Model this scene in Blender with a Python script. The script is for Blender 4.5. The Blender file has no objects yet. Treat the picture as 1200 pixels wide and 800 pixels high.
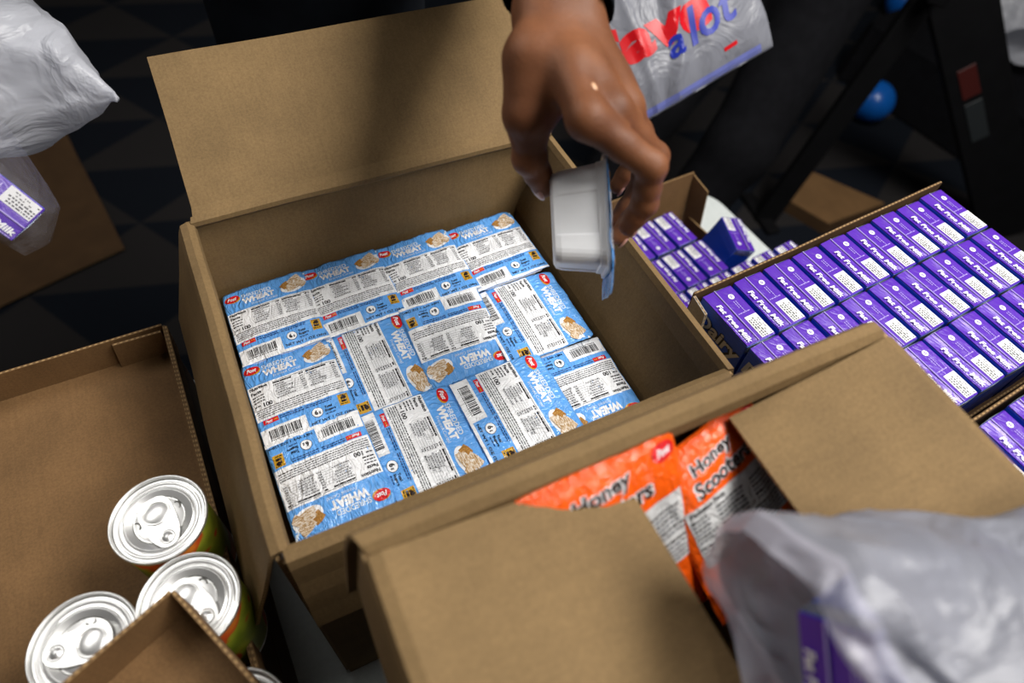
import bpy, bmesh, math, random
import numpy as np
from mathutils import Matrix, Vector, noise

# ------------------------------------------------------------------ camera, light, exposure
noise.seed_set(3)
Z0 = 1.13                       # the rim of the cereal box stands 1.13 m above the floor
SC = bpy.context.scene
COL = SC.collection
CAM_R = np.array([[0.900031, -0.430767, 0.066211], [-0.313438, -0.745330, -0.588422], [0.302822, 0.508845, -0.805839]])
CAM_C = np.array([-0.15089, -0.38581, 0.49507])
cam_d = bpy.data.cameras.new('camera'); cam = bpy.data.objects.new('camera', cam_d); COL.objects.link(cam)
m = Matrix.Identity(4)
for i in range(3):
    m[i][0] = CAM_R[0][i]; m[i][1] = -CAM_R[1][i]; m[i][2] = -CAM_R[2][i]; m[i][3] = CAM_C[i] + (Z0 if i == 2 else 0)
cam.matrix_world = m
cam_d.sensor_width = 36; cam_d.lens = 24; cam_d.clip_start = 0.02
cam_d.dof.use_dof = True; cam_d.dof.focus_distance = 0.70; cam_d.dof.aperture_fstop = 3.2
SC.camera = cam
wd = bpy.data.worlds.new('room_light'); SC.world = wd; wd.use_nodes = True
wd.node_tree.nodes['Background'].inputs[0].default_value = (0.75, 0.82, 1.0, 1)
wd.node_tree.nodes['Background'].inputs[1].default_value = 0.035
def area(name, loc, target, size, size_y, power, color):
    l = bpy.data.lights.new(name, 'AREA'); l.shape = 'RECTANGLE'; l.size = size; l.size_y = size_y
    l.energy = power; l.color = color
    o = bpy.data.objects.new(name, l); COL.objects.link(o)
    o.location = (loc[0], loc[1], loc[2] + Z0)
    o.rotation_euler = (Vector(target) - Vector(loc)).to_track_quat('-Z', 'Y').to_euler()
    return o
area('ceiling_panel_left', (-.80, .80, 1.78), (-.25, -.1, 0.0), 1.3, 1.0, 20, (1.0, 0.98, 0.95))
area('ceiling_panel_right', (1.00, -.30, 1.78), (.2, -.05, 0.0), 1.1, 0.8, 60, (1.0, 0.97, 0.93))
area('ceiling_panel_near', (.85, -1.35, 1.78), (.1, -.1, 0.0), 1.0, 0.6, 27, (1.0, 0.97, 0.93))
SC.view_settings.view_transform = 'Standard'; SC.view_settings.look = 'None'
SC.view_settings.gamma = 1.0; SC.view_settings.use_curve_mapping = False
SC.view_settings.exposure = 0.22

# ------------------------------------------------------------------ materials
def s2l(c):
    return tuple((x / 12.92 if x <= 0.04045 else ((x + 0.055) / 1.055) ** 2.4) for x in c)
def rgb(r, g, b): return s2l((r / 255, g / 255, b / 255)) + (1,)
class NT:
    def __init__(s, name):
        s.m = bpy.data.materials.new(name); s.m.use_nodes = True; s.t = s.m.node_tree; s.n = s.t.nodes; s.l = s.t.links
        s.b = s.n['Principled BSDF']; s.out = s.n['Material Output']
    def node(s, typ, **kw):
        nd = s.n.new(typ)
        for k, v in kw.items():
            if k.startswith('i_'): nd.inputs[int(k[2:])].default_value = v
            else: setattr(nd, k, v)
        return nd
    def link(s, a, b): s.l.new(a, b)
    def set(s, **kw):
        for k, v in kw.items(): s.b.inputs[k.replace('_', ' ')].default_value = v
    def coord(s, what='Object'): return s.node('ShaderNodeTexCoord').outputs[what]
    def noise(s, vec, scale, detail=4, rough=.55, dist=0):
        n = s.node('ShaderNodeTexNoise'); n.inputs['Scale'].default_value = scale; n.inputs['Detail'].default_value = detail
        n.inputs['Roughness'].default_value = rough; n.inputs['Distortion'].default_value = dist
        s.link(vec, n.inputs['Vector']); return n.outputs['Fac']
    def ramp(s, fac, stops):
        r = s.node('ShaderNodeValToRGB'); e = r.color_ramp.elements
        while len(e) < len(stops): e.new(0.5)
        for i, (p, c) in enumerate(stops): e[i].position = p; e[i].color = c
        s.link(fac, r.inputs[0]); return r.outputs[0]
    def mix(s, fac, a, b, mode='MIX'):
        n = s.node('ShaderNodeMix', data_type='RGBA', blend_type=mode)
        for sock, v in ((n.inputs[0], fac), (n.inputs[6], a), (n.inputs[7], b)):
            if isinstance(v, bpy.types.NodeSocket): s.link(v, sock)
            else: sock.default_value = v
        return n.outputs[2]
    def math(s, op, a, b=0.0):
        n = s.node('ShaderNodeMath', operation=op)
        for sock, v in ((n.inputs[0], a), (n.inputs[1], b)):
            if isinstance(v, bpy.types.NodeSocket): s.link(v, sock)
            else: sock.default_value = v
        return n.outputs[0]
    def mapping(s, vec, scale):
        n = s.node('ShaderNodeMapping'); n.inputs['Scale'].default_value = scale; s.link(vec, n.inputs[0]); return n.outputs[0]
    def bump(s, h, strength, dist):
        n = s.node('ShaderNodeBump'); n.inputs['Strength'].default_value = strength; n.inputs['Distance'].default_value = dist
        s.link(h, n.inputs['Height']); s.link(n.outputs[0], s.b.inputs['Normal']); return n

def cardboard(name, base, rough=.78):
    t = NT(name); v = t.coord()
    uv = t.coord('UV')
    big = t.noise(v, 14, 4); fine = t.noise(v, 420, 3, .7)
    flute = t.noise(t.mapping(uv, (330, 14, 1)), 1.0, 2)
    c1 = tuple(x * .86 for x in base[:3]) + (1,); c2 = tuple(min(1, x * 1.14) for x in base[:3]) + (1,)
    col = t.ramp(big, [(.3, c1), (.7, c2)])
    col = t.mix(.35, col, t.ramp(fine, [(.35, (.62, .6, .56, 1)), (.65, (1.28, 1.28, 1.3, 1))]), 'MULTIPLY')
    col = t.mix(.26, col, t.ramp(flute, [(.4, (.86, .86, .86, 1)), (.6, (1.06, 1.06, 1.06, 1))]), 'MULTIPLY')
    t.link(col, t.b.inputs['Base Color']); t.set(Roughness=rough, Specular_IOR_Level=.25)
    t.bump(t.mix(.5, fine, flute), .18, .0006)
    return t.m
def plain(name, c, rough=.5, spec=.5, metal=0.0, nscale=0, namp=.1, bump=0, bscale=200, bdist=.001, coat=0):
    t = NT(name); t.set(Base_Color=c, Roughness=rough, Specular_IOR_Level=spec, Metallic=metal, Coat_Weight=coat)
    v = t.coord()
    if nscale:
        f = t.noise(v, nscale, 4)
        a = tuple(x * (1 - namp) for x in c[:3]) + (1,); b = tuple(min(1, x * (1 + namp)) for x in c[:3]) + (1,)
        t.link(t.ramp(f, [(.3, a), (.7, b)]), t.b.inputs['Base Color'])
    if bump:
        t.bump(t.noise(v, bscale, 3), bump, bdist)
    return t.m
def film(name, c, rough=.15, spec=.6, amount=1.0):
    t = NT(name); v = t.coord()
    f = t.noise(v, 9, 3); a = tuple(x * .93 for x in c[:3]) + (1,); b = tuple(min(1, x * 1.06) for x in c[:3]) + (1,)
    t.link(t.ramp(f, [(.3, a), (.7, b)]), t.b.inputs['Base Color'])
    t.set(Roughness=rough, Specular_IOR_Level=spec)
    n1 = t.noise(t.mapping(v, (1, .45, 1)), 95, 3, .5, 1.6)
    ridge = t.math('ABSOLUTE', t.math('SUBTRACT', n1, .5))
    t.bump(t.math('MULTIPLY', ridge, -1), amount, .006)
    return t.m
M = {}
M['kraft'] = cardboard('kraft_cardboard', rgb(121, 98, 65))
M['kraft_brown'] = cardboard('brown_cardboard', rgb(116, 87, 55))
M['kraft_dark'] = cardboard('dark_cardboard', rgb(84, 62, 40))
M['liner_grey'] = cardboard('grey_cardboard', rgb(165, 160, 152))
t = NT('corrugated_edge'); uv = t.coord('UV')
w = t.node('ShaderNodeTexWave'); w.inputs['Scale'].default_value = 55; w.inputs['Distortion'].default_value = 1; t.link(uv, w.inputs['Vector'])
t.link(t.ramp(w.outputs['Fac'], [(.3, rgb(104, 80, 50)), (.7, rgb(158, 128, 86))]), t.b.inputs['Base Color']); t.set(Roughness=.9)
M['flute'] = t.m
M['film_blue'] = film('blue_film', rgb(100, 168, 240))
M['film_white'] = film('white_film', rgb(246, 247, 250))
M['film_black'] = film('black_ink_film', rgb(26, 26, 30))
M['film_grey'] = film('grey_ink_film', rgb(110, 112, 118))
M['film_red'] = film('red_film', rgb(214, 26, 34))
M['film_gold'] = film('gold_film', rgb(206, 158, 44))
M['film_pale'] = film('pale_blue_film', rgb(222, 236, 250))
M['film_navy'] = film('navy_ink_film', rgb(24, 52, 110))
M['film_orange'] = film('orange_film', rgb(240, 92, 18), rough=.14, amount=.75)
M['film_silver'] = film('silver_film', rgb(205, 205, 205), rough=.16, amount=.8)
M['film_brown'] = film('dark_brown_film', rgb(40, 26, 22), rough=.16)
t = NT('frosted_wheat_print'); v = t.coord()
n1 = t.noise(t.mapping(v, (1, 3, 1)), 330, 3, .7)
t.link(t.ramp(n1, [(.3, rgb(96, 66, 36)), (.45, rgb(186, 150, 100)), (.62, rgb(236, 230, 220)), (1, rgb(250, 248, 245))]), t.b.inputs['Base Color'])
t.set(Roughness=.2); M['wheat_pale'] = t.m
t = NT('toasted_wheat_print'); v = t.coord()
n1 = t.noise(t.mapping(v, (3, 1, 1)), 380, 3, .7)
t.link(t.ramp(n1, [(.3, rgb(84, 52, 20)), (.5, rgb(168, 118, 56)), (.75, rgb(214, 172, 104))]), t.b.inputs['Base Color'])
t.set(Roughness=.2); M['wheat_brown'] = t.m
M['tub'] = plain('white_plastic', rgb(244, 245, 247), .38, .5, nscale=30, namp=.03)
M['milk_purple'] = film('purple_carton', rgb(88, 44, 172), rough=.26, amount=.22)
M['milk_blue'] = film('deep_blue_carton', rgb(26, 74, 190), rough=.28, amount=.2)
M['milk_white'] = plain('white_print', rgb(238, 238, 240), .35)
M['milk_label'] = plain('white_code_panel', rgb(226, 226, 226), .4, nscale=60, namp=.04)
M['milk_ink'] = plain('black_code_ink', rgb(40, 40, 46), .45)
M['milk_lilac'] = plain('lilac_print', rgb(176, 160, 224), .35)
M['foil'] = plain('foil_seam', rgb(150, 160, 178), .25, .6, .7, nscale=200, namp=.3)
M['dairy_grey'] = plain('grey_letter_print', rgb(176, 176, 178), .4)
M['dairy_dark'] = plain('dark_letter_print', rgb(26, 26, 30), .4)
t = NT('brushed_tin'); v = t.coord()
t.set(Base_Color=rgb(244, 244, 242), Metallic=.85, Roughness=.33)
t.bump(t.noise(v, 300, 2), .03, .001); M['tin'] = t.m
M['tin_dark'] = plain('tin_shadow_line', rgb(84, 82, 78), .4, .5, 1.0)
t = NT('green_can_paper'); v = t.coord()
f = t.noise(v, 26, 2, .5)
t.link(t.ramp(f, [(.42, rgb(116, 132, 34)), (.54, rgb(150, 158, 44)), (.57, rgb(190, 60, 30)), (.68, rgb(206, 120, 40))]), t.b.inputs['Base Color'])
t.set(Roughness=.35); M['can_label'] = t.m
M['skin'] = None
t = NT('brown_skin'); v = t.coord()
big = t.noise(v, 26, 4); fine = t.noise(v, 700, 3)
c = t.ramp(big, [(.3, rgb(100, 60, 37)), (.7, rgb(126, 80, 51))])
c = t.mix(.25, c, t.ramp(fine, [(.3, (.7, .68, .66, 1)), (.7, (1.15, 1.15, 1.15, 1))]), 'MULTIPLY')
t.link(c, t.b.inputs['Base Color'])
t.set(Roughness=.55, Specular_IOR_Level=.3, Subsurface_Weight=.06, Subsurface_Scale=.006)
t.b.inputs['Subsurface Radius'].default_value = (1, .35, .2)
crease = t.noise(t.mapping(v, (1, 1, 2.4)), 160, 5, .65)
t.bump(t.mix(.4, crease, fine), .25, .0022); M['skin'] = t.m
M['nail'] = plain('finger_nail', rgb(196, 146, 128), .28, .5)
M['skin_mark'] = plain('pale_skin_mark', rgb(214, 168, 132), .45)
M['black_cloth'] = plain('black_fabric', rgb(17, 17, 20), .92, .1, nscale=40, namp=.2, bump=.3, bscale=900)
M['navy_cloth'] = plain('blue_black_fabric', rgb(15, 19, 25), .9, .12, nscale=30, namp=.2, bump=.3, bscale=900)
M['hair'] = plain('black_hair', rgb(18, 15, 14), .6, .3, bump=.5, bscale=300)
M['table'] = plain('white_table_plastic', rgb(206, 212, 210), .45, .4, nscale=160, namp=.05, bump=.15, bscale=500)
M['wall'] = plain('grey_wall_paint', rgb(120, 122, 126), .8, .2, nscale=6, namp=.04)
M['steel'] = plain('grey_table_steel', rgb(90, 92, 96), .4, .5, .6)
M['black_metal'] = plain('black_metal', rgb(10, 10, 12), .6, .2, nscale=20, namp=.2)
M['sticker_red'] = plain('dull_red_sticker', rgb(66, 18, 14), .5)
M['sticker_grey'] = plain('dull_grey_sticker', rgb(36, 40, 42), .5)
M['balloon'] = plain('blue_rubber', rgb(16, 96, 186), .3, .5, nscale=8, namp=.05)
M['shoe'] = plain('black_leather', rgb(12, 12, 13), .5, .3)
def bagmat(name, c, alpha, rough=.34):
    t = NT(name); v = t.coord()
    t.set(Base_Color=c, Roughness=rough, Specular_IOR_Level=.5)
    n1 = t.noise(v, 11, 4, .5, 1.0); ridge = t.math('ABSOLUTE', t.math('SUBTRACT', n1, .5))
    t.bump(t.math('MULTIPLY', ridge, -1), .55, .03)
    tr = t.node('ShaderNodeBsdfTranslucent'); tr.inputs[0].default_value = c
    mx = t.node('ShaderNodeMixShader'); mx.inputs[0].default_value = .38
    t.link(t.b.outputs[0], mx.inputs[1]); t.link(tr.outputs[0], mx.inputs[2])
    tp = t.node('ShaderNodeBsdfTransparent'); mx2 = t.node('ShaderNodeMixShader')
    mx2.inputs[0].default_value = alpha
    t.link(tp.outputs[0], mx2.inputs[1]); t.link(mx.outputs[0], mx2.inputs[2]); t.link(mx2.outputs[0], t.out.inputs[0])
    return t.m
M['bag'] = bagmat('white_plastic_film', rgb(216, 218, 226), .93)
M['bag_shaded'] = bagmat('shaded_plastic_film', rgb(160, 162, 172), .95)  # darker copy of the white film, shade put into its colour
M['bag_thin'] = bagmat('thin_plastic_film', rgb(222, 222, 236), .62)
M['bag_clear'] = bagmat('clear_plastic_film', rgb(220, 220, 230), .09, .2)
M['bag_red'] = plain('red_bag_print', rgb(206, 14, 26), .4)
M['bag_blue'] = plain('blue_bag_print', rgb(30, 48, 160), .4)
M['bag_band'] = plain('faint_blue_bag_print', rgb(112, 120, 186), .45)
# carpet: diagonal triangles in two dark tones
t = NT('triangle_carpet'); v = t.mapping(t.coord(), (2.6, 2.6, 1))
sp = t.node('ShaderNodeSeparateXYZ'); t.link(v, sp.inputs[0])
rx = t.math('ADD', t.math('MULTIPLY', sp.outputs[0], .86), t.math('MULTIPLY', sp.outputs[1], .5))
ry = t.math('SUBTRACT', t.math('MULTIPLY', sp.outputs[1], .86), t.math('MULTIPLY', sp.outputs[0], .5))
fx = t.math('FRACT', rx); fy = t.math('FRACT', ry)
tri = t.math('GREATER_THAN', t.math('ADD', fx, fy), 1.0)
weave = t.node('ShaderNodeTexWave'); weave.inputs['Scale'].default_value = 60; weave.inputs['Distortion'].default_value = 2; t.link(t.coord(), weave.inputs['Vector'])
c = t.mix(tri, rgb(22, 26, 33), rgb(44, 42, 42))
c = t.mix(.35, c, t.ramp(weave.outputs['Fac'], [(0, (.5, .5, .5, 1)), (1, (1.4, 1.4, 1.4, 1))]), 'MULTIPLY')
t.link(c, t.b.inputs['Base Color']); t.set(Roughness=.95, Specular_IOR_Level=.1)
t.bump(t.noise(t.coord(), 500, 2), .5, .004); M['carpet'] = t.m

# ------------------------------------------------------------------ building helpers
def thing(name, label, cat, loc, rotz=0.0, group=None, rot=None):
    o = bpy.data.objects.new(name, None); COL.objects.link(o); o.empty_display_size = .05
    o.location = (loc[0], loc[1], loc[2] + Z0)
    o.rotation_euler = rot if rot is not None else (0, 0, rotz)
    o['label'] = label; o['category'] = cat
    if group: o['group'] = group
    return o
def mk(name, V, F, mats, mi=None, uv=None, smooth=False):
    me = bpy.data.meshes.new(name); me.from_pydata([tuple(map(float, p)) for p in V], [], [tuple(map(int, f)) for f in F])
    for mm in mats: me.materials.append(mm)
    if mi is not None: me.polygons.foreach_set('material_index', [int(i) for i in mi])
    if smooth: me.polygons.foreach_set('use_smooth', [True] * len(me.polygons))
    if uv is not None:
        lay = me.uv_layers.new(name='UVMap')
        li = np.zeros(len(me.loops), dtype=np.int32); me.loops.foreach_get('vertex_index', li)
        lay.data.foreach_set('uv', np.asarray(uv, dtype=np.float32)[li].ravel())
    me.update(); return me
def put(me, name, parent=None, loc=None, rot=None):
    o = bpy.data.objects.new(name, me); COL.objects.link(o)
    if parent is not None: o.parent = parent
    if loc is not None: o.location = loc
    if rot is not None: o.rotation_euler = rot
    return o
def part(name, V, F, mats, parent, mi=None, uv=None, smooth=False, loc=None, rot=None):
    return put(mk(name, V, F, mats if isinstance(mats, (list, tuple)) else [mats], mi, uv, smooth), name, parent, loc, rot)
def topmesh(name, V, F, mats, label, cat, loc, mi=None, uv=None, smooth=False, group=None, rot=None):
    o = part(name, V, F, mats, None, mi, uv, smooth); o.location = (loc[0], loc[1], loc[2] + Z0)
    if rot is not None: o.rotation_euler = rot
    o['label'] = label; o['category'] = cat
    if group: o['group'] = group
    return o
def dup(root, loc=None, rot=None, label=None, group=None):
    r = root.copy(); COL.objects.link(r)
    if loc is not None: r.location = (loc[0], loc[1], loc[2] + Z0)
    if rot is not None: r.rotation_euler = rot
    if label: r['label'] = label
    if group: r['group'] = group
    for ch in list(root.children):
        c = ch.copy(); COL.objects.link(c); c.parent = r
        for g in list(ch.children):
            d = g.copy(); COL.objects.link(d); d.parent = c
    return r
def sheet(P, t, flip=False, edge_rows=3):
    """closed slab from a grid of points P[m,n,3]; returns V,F,mi (0 face, 1 flute edge),uv in metres"""
    P = np.asarray(P, float); mm, nn = P.shape[:2]
    du = np.gradient(P, axis=0); dv = np.gradient(P, axis=1)
    N = np.cross(du, dv); N /= np.linalg.norm(N, axis=2, keepdims=True) + 1e-12
    if flip: N = -N
    U = np.zeros((mm, nn, 2))
    U[1:, :, 1] = np.cumsum(np.linalg.norm(np.diff(P, axis=0), axis=2), axis=0)
    U[:, 1:, 0] = np.cumsum(np.linalg.norm(np.diff(P, axis=1), axis=2), axis=1)
    V = np.concatenate([P.reshape(-1, 3), (P + N * t).reshape(-1, 3)]); uv = np.concatenate([U.reshape(-1, 2)] * 2)
    idx = np.arange(mm * nn).reshape(mm, nn); off = mm * nn; F = []; mi = []
    for i in range(mm - 1):
        for j in range(nn - 1):
            a, b, c, d = idx[i, j], idx[i, j + 1], idx[i + 1, j + 1], idx[i + 1, j]
            f1 = (a, b, c, d); f2 = (a + off, d + off, c + off, b + off)
            F += [f1, f2]; mi += [0, 0]
    loop = list(idx[0, :]) + list(idx[1:, -1]) + list(idx[-1, -2::-1]) + list(idx[-2:0:-1, 0])
    V = list(map(tuple, V)); uv = list(map(tuple, uv))
    rows = [0, .24, .76, 1.0] if edge_rows == 3 else [0, 1.0]
    ring = []
    dist = 0
    for k, q in enumerate(loop):
        r = [q]
        for f in rows[1:-1]:
            p = np.array(V[q]) * (1 - f) + np.array(V[q + off]) * f
            V.append(tuple(p)); uv.append((dist, f * t)); r.append(len(V) - 1)
        r.append(q + off); ring.append(r)
        dist += np.linalg.norm(np.array(V[q]) - np.array(V[loop[(k + 1) % len(loop)]]))
    for k in range(len(loop)):
        A = ring[k]; B = ring[(k + 1) % len(loop)]
        for s in range(len(A) - 1):
            F.append((A[s], A[s + 1], B[s + 1], B[s])); mi.append(1 if (edge_rows == 3 and s == 1) else 0)
    return V, F, mi, uv
def rng_grid(a, b, c, d, nu, nv):
    """bilinear grid, a-b along rows (n), d-c at the far end"""
    a, b, c, d = (np.array(x, float) for x in (a, b, c, d)); G = np.zeros((nu, nv, 3))
    for i in range(nu):
        for j in range(nv):
            s = i / (nu - 1); q = j / (nv - 1)
            G[i, j] = (a * (1 - q) + b * q) * (1 - s) + (d * (1 - q) + c * q) * s
    return G
def wob(G, amp, sc, seed):
    G = np.array(G, float)
    for i in range(G.shape[0]):
        for j in range(G.shape[1]):
            G[i, j] += np.array(noise.noise_vector(Vector(G[i, j]) * sc + Vector((seed * 7.1, seed * 3.3, 0)))) * amp
    return G
def board(name, a, b, c, d, t, mat, parent, nu=2, nv=2, amp=0, sc=6, seed=0, flip=False):
    G = rng_grid(a, b, c, d, nu, nv)
    if amp: G = wob(G, amp, sc, seed)
    V, F, mi, uv = sheet(G, t, flip)
    return part(name, V, F, [mat, M['flute']], parent, mi, uv)
def profile_flap(name, rows, axis, lo, hi, t, mat, parent, n=14, amp=.0012, seed=1, flip=False, lo2=None, hi2=None):
    """rows: list of (p,z); runs along axis ('x' or 'y') from lo to hi, easing to lo2..hi2 at the last row"""
    lo2 = lo if lo2 is None else lo2; hi2 = hi if hi2 is None else hi2
    G = np.zeros((len(rows), n, 3))
    for i, (p, z) in enumerate(rows):
        s = i / (len(rows) - 1)
        for j in range(n):
            q = j / (n - 1); along = (lo * (1 - q) + hi * q) * (1 - s) + (lo2 * (1 - q) + hi2 * q) * s
            G[i, j] = (along, p, z) if axis == 'x' else (p, along, z)
    W = wob(G, amp, 9, seed); V, F, mi, uv = sheet(W, t, flip)
    return part(name, V, F, [mat, M['flute']], parent, mi, uv, smooth=False)
def box_vf(x0, x1, y0, y1, z0, z1):
    V = [(x0, y0, z0), (x1, y0, z0), (x1, y1, z0), (x0, y1, z0), (x0, y0, z1), (x1, y0, z1), (x1, y1, z1), (x0, y1, z1)]
    return V, [(0, 3, 2, 1), (4, 5, 6, 7), (0, 1, 5, 4), (1, 2, 6, 5), (2, 3, 7, 6), (3, 0, 4, 7)]
def bev_box(x0, x1, y0, y1, z0, z1, r, seg=2):
    bm = bmesh.new(); V, F = box_vf(x0, x1, y0, y1, z0, z1)
    vs = [bm.verts.new(p) for p in V]
    for f in F: bm.faces.new([vs[i] for i in f])
    bmesh.ops.bevel(bm, geom=list(bm.edges), offset=r, segments=seg, profile=.5, affect='EDGES')
    bm.verts.index_update(); V = [tuple(v.co) for v in bm.verts]; F = [tuple(v.index for v in f.verts) for f in bm.faces]; bm.free()
    return V, F
def lathe(prof, n=48):
    V = []; F = []
    for (r, z) in prof:
        for k in range(n):
            a = 2 * math.pi * k / n; V.append((r * math.cos(a), r * math.sin(a), z))
    for i in range(len(prof) - 1):
        for k in range(n):
            F.append((i * n + k, i * n + (k + 1) % n, (i + 1) * n + (k + 1) % n, (i + 1) * n + k))
    return V, F
def tube(pts, r, n=10, closed=False, rs=None, flat=1.0):
    V = []; F = []; pts = [Vector(p) for p in pts]; L = len(pts); up = Vector((0, 0, 1))
    for i, p in enumerate(pts):
        a = pts[(i - 1) % L] if (closed or i > 0) else p; b = pts[(i + 1) % L] if (closed or i < L - 1) else p
        d = (b - a).normalized(); u = d.cross(up)
        if u.length < 1e-3: u = d.cross(Vector((1, 0, 0)))
        u.normalize(); w = u.cross(d); rr = rs[i] if rs else r
        for k in range(n):
            q = 2 * math.pi * k / n; V.append(tuple(p + u * (rr * math.cos(q)) + w * (rr * flat * math.sin(q))))
    for i in range(L if closed else L - 1):
        for k in range(n):
            F.append((i * n + k, i * n + (k + 1) % n, ((i + 1) % L) * n + (k + 1) % n, ((i + 1) % L) * n + k))
    if not closed:
        F.append(tuple(range(n))[::-1]); F.append(tuple((L - 1) * n + k for k in range(n)))
    return V, F
def extrude_poly(pts, z0, z1):
    n = len(pts); V = [(x, y, z0) for x, y in pts] + [(x, y, z1) for x, y in pts]
    F = [tuple(range(n))[::-1], tuple(range(n, 2 * n))] + [(i, (i + 1) % n, n + (i + 1) % n, n + i) for i in range(n)]
    return V, F
def merge(*vfs):
    V = []; F = []; mi = []
    for k, vf in enumerate(vfs):
        o = len(V); V += list(vf[0]); F += [tuple(i + o for i in f) for f in vf[1]]; mi += [vf[2] if len(vf) > 2 else 0] * len(vf[1])
    return V, F, mi
# flat print laid on a surface
_tc = {}
def text_vf(body, bold=0.0, shear=0.0):
    key = (body, bold, shear)
    if key not in _tc:
        c = bpy.data.curves.new('lettering', 'FONT'); c.body = body; c.offset = bold; c.shear = shear; c.resolution_u = 3
        o = bpy.data.objects.new('lettering', c); COL.objects.link(o)
        dg = bpy.context.evaluated_depsgraph_get(); e = o.evaluated_get(dg); me = e.to_mesh()
        V = np.array([v.co[:2] for v in me.vertices]); F = [tuple(p.vertices) for p in me.polygons]
        e.to_mesh_clear(); bpy.data.objects.remove(o); bpy.data.curves.remove(c)
        lo = V.min(0); hi = V.max(0); V = (V - (lo + hi) / 2) / (hi - lo)
        _tc[key] = (V, F)
    return _tc[key]
def split_tris(V, F, step):
    V = [tuple(p) for p in V]; T = []
    for f in F:
        for k in range(1, len(f) - 1): T.append((f[0], f[k], f[k + 1]))
    for _ in range(4):
        mid = {}; out = []; big = False
        def m_(a, b):
            key = (a, b) if a < b else (b, a)
            if key not in mid: V.append(((V[a][0] + V[b][0]) / 2, (V[a][1] + V[b][1]) / 2)); mid[key] = len(V) - 1
            return mid[key]
        def L_(a, b): return math.hypot(V[a][0] - V[b][0], V[a][1] - V[b][1])
        need = set()
        for t3 in T:
            for a, b in ((t3[0], t3[1]), (t3[1], t3[2]), (t3[2], t3[0])):
                if L_(a, b) > step: need.add((min(a, b), max(a, b)))
        if not need: break
        for a, b, c in T:
            e = [(min(p, q), max(p, q)) in need for p, q in ((a, b), (b, c), (c, a))]
            n = sum(e)
            if n == 0: out.append((a, b, c))
            elif n == 3:
                x, y, z = m_(a, b), m_(b, c), m_(c, a); out += [(a, x, z), (x, b, y), (z, y, c), (x, y, z)]
            else:
                if n == 1:
                    while not e[0]: a, b, c = b, c, a; e = e[1:] + e[:1]
                    x = m_(a, b); out += [(a, x, c), (x, b, c)]
                else:
                    while e[2]: a, b, c = b, c, a; e = e[1:] + e[:1]
                    x, y = m_(a, b), m_(b, c); out += [(a, x, c), (x, y, c), (x, b, y)]
        T = out
    return V, T
def grid_surf(Z, u0, u1, v0, v1):
    nv, nu = Z.shape
    def f(u, v):
        x = min(max((u - u0) / (u1 - u0) * (nu - 1), 0), nu - 1.0001); y = min(max((v - v0) / (v1 - v0) * (nv - 1), 0), nv - 1.0001)
        i, j = int(x), int(y); x -= i; y -= j
        return float((Z[j, i] * (1 - x) + Z[j, i + 1] * x) * (1 - y) + (Z[j + 1, i] * (1 - x) + Z[j + 1, i + 1] * x) * y)
    return f
class Print:
    def __init__(s): s.V = []; s.F = []; s.m = []; s.L = []; s.mats = []
    def mid(s, mat):
        if mat not in s.mats: s.mats.append(mat)
        return s.mats.index(mat)
    def add(s, V, F, mat, layer):
        o = len(s.V); s.V += [tuple(v) for v in V]; s.L += [layer] * len(V)
        s.F += [tuple(i + o for i in f) for f in F]; s.m += [s.mid(mat)] * len(F)
    def rect(s, cx, cy, w, h, mat, layer, step=.0035, rot=0):
        nx = max(1, int(math.ceil(w / step))); ny = max(1, int(math.ceil(h / step))); V = []; F = []
        ca, sa = math.cos(rot), math.sin(rot)
        for j in range(ny + 1):
            for i in range(nx + 1):
                x = (i / nx - .5) * w; y = (j / ny - .5) * h; V.append((cx + x * ca - y * sa, cy + x * sa + y * ca))
        for j in range(ny):
            for i in range(nx): q = j * (nx + 1) + i; F.append((q, q + 1, q + nx + 2, q + nx + 1))
        s.add(V, F, mat, layer)
    def disc(s, cx, cy, rx, ry, mat, layer, n=20, rot=0, rings=2):
        V = [(cx, cy)]; F = []; ca, sa = math.cos(rot), math.sin(rot)
        for r in range(1, rings + 1):
            for k in range(n):
                a = 2 * math.pi * k / n; x = rx * r / rings * math.cos(a); y = ry * r / rings * math.sin(a)
                V.append((cx + x * ca - y * sa, cy + x * sa + y * ca))
        for k in range(n): F.append((0, 1 + k, 1 + (k + 1) % n))
        for r in range(rings - 1):
            b = 1 + r * n
            for k in range(n): F.append((b + k, b + n + k, b + n + (k + 1) % n, b + (k + 1) % n))
        s.add(V, F, mat, layer)
    def poly(s, pts, mat, layer): s.add(pts, [tuple(range(len(pts)))], mat, layer)
    def text(s, body, cx, cy, w, h, mat, layer, bold=0.0, shear=0.0, rot=0, step=.0045):
        V, F = text_vf(body, bold, shear); ca, sa = math.cos(rot), math.sin(rot)
        V, F = split_tris([(cx + x * w * ca - y * h * sa, cy + x * w * sa + y * h * ca) for x, y in V], F, step); s.add(V, F, mat, layer)
    def lines(s, x0, x1, y, h, mat, layer, rnd, wmin=.0012, wmax=.004, gap=.0007):
        x = x0
        while x < x1 - wmin:
            w = min(rnd.uniform(wmin, wmax), x1 - x); s.rect(x + w / 2, y, w, h, mat, layer, step=.004); x += w + gap
    def build(s, name, parent, surf, eps=.0002, loc=None, rot=None):
        V = [surf(x, y, l * eps) for (x, y), l in zip(s.V, s.L)]
        return part(name, V, s.F, s.mats, parent, s.m, smooth=False, loc=loc, rot=rot)
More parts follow.
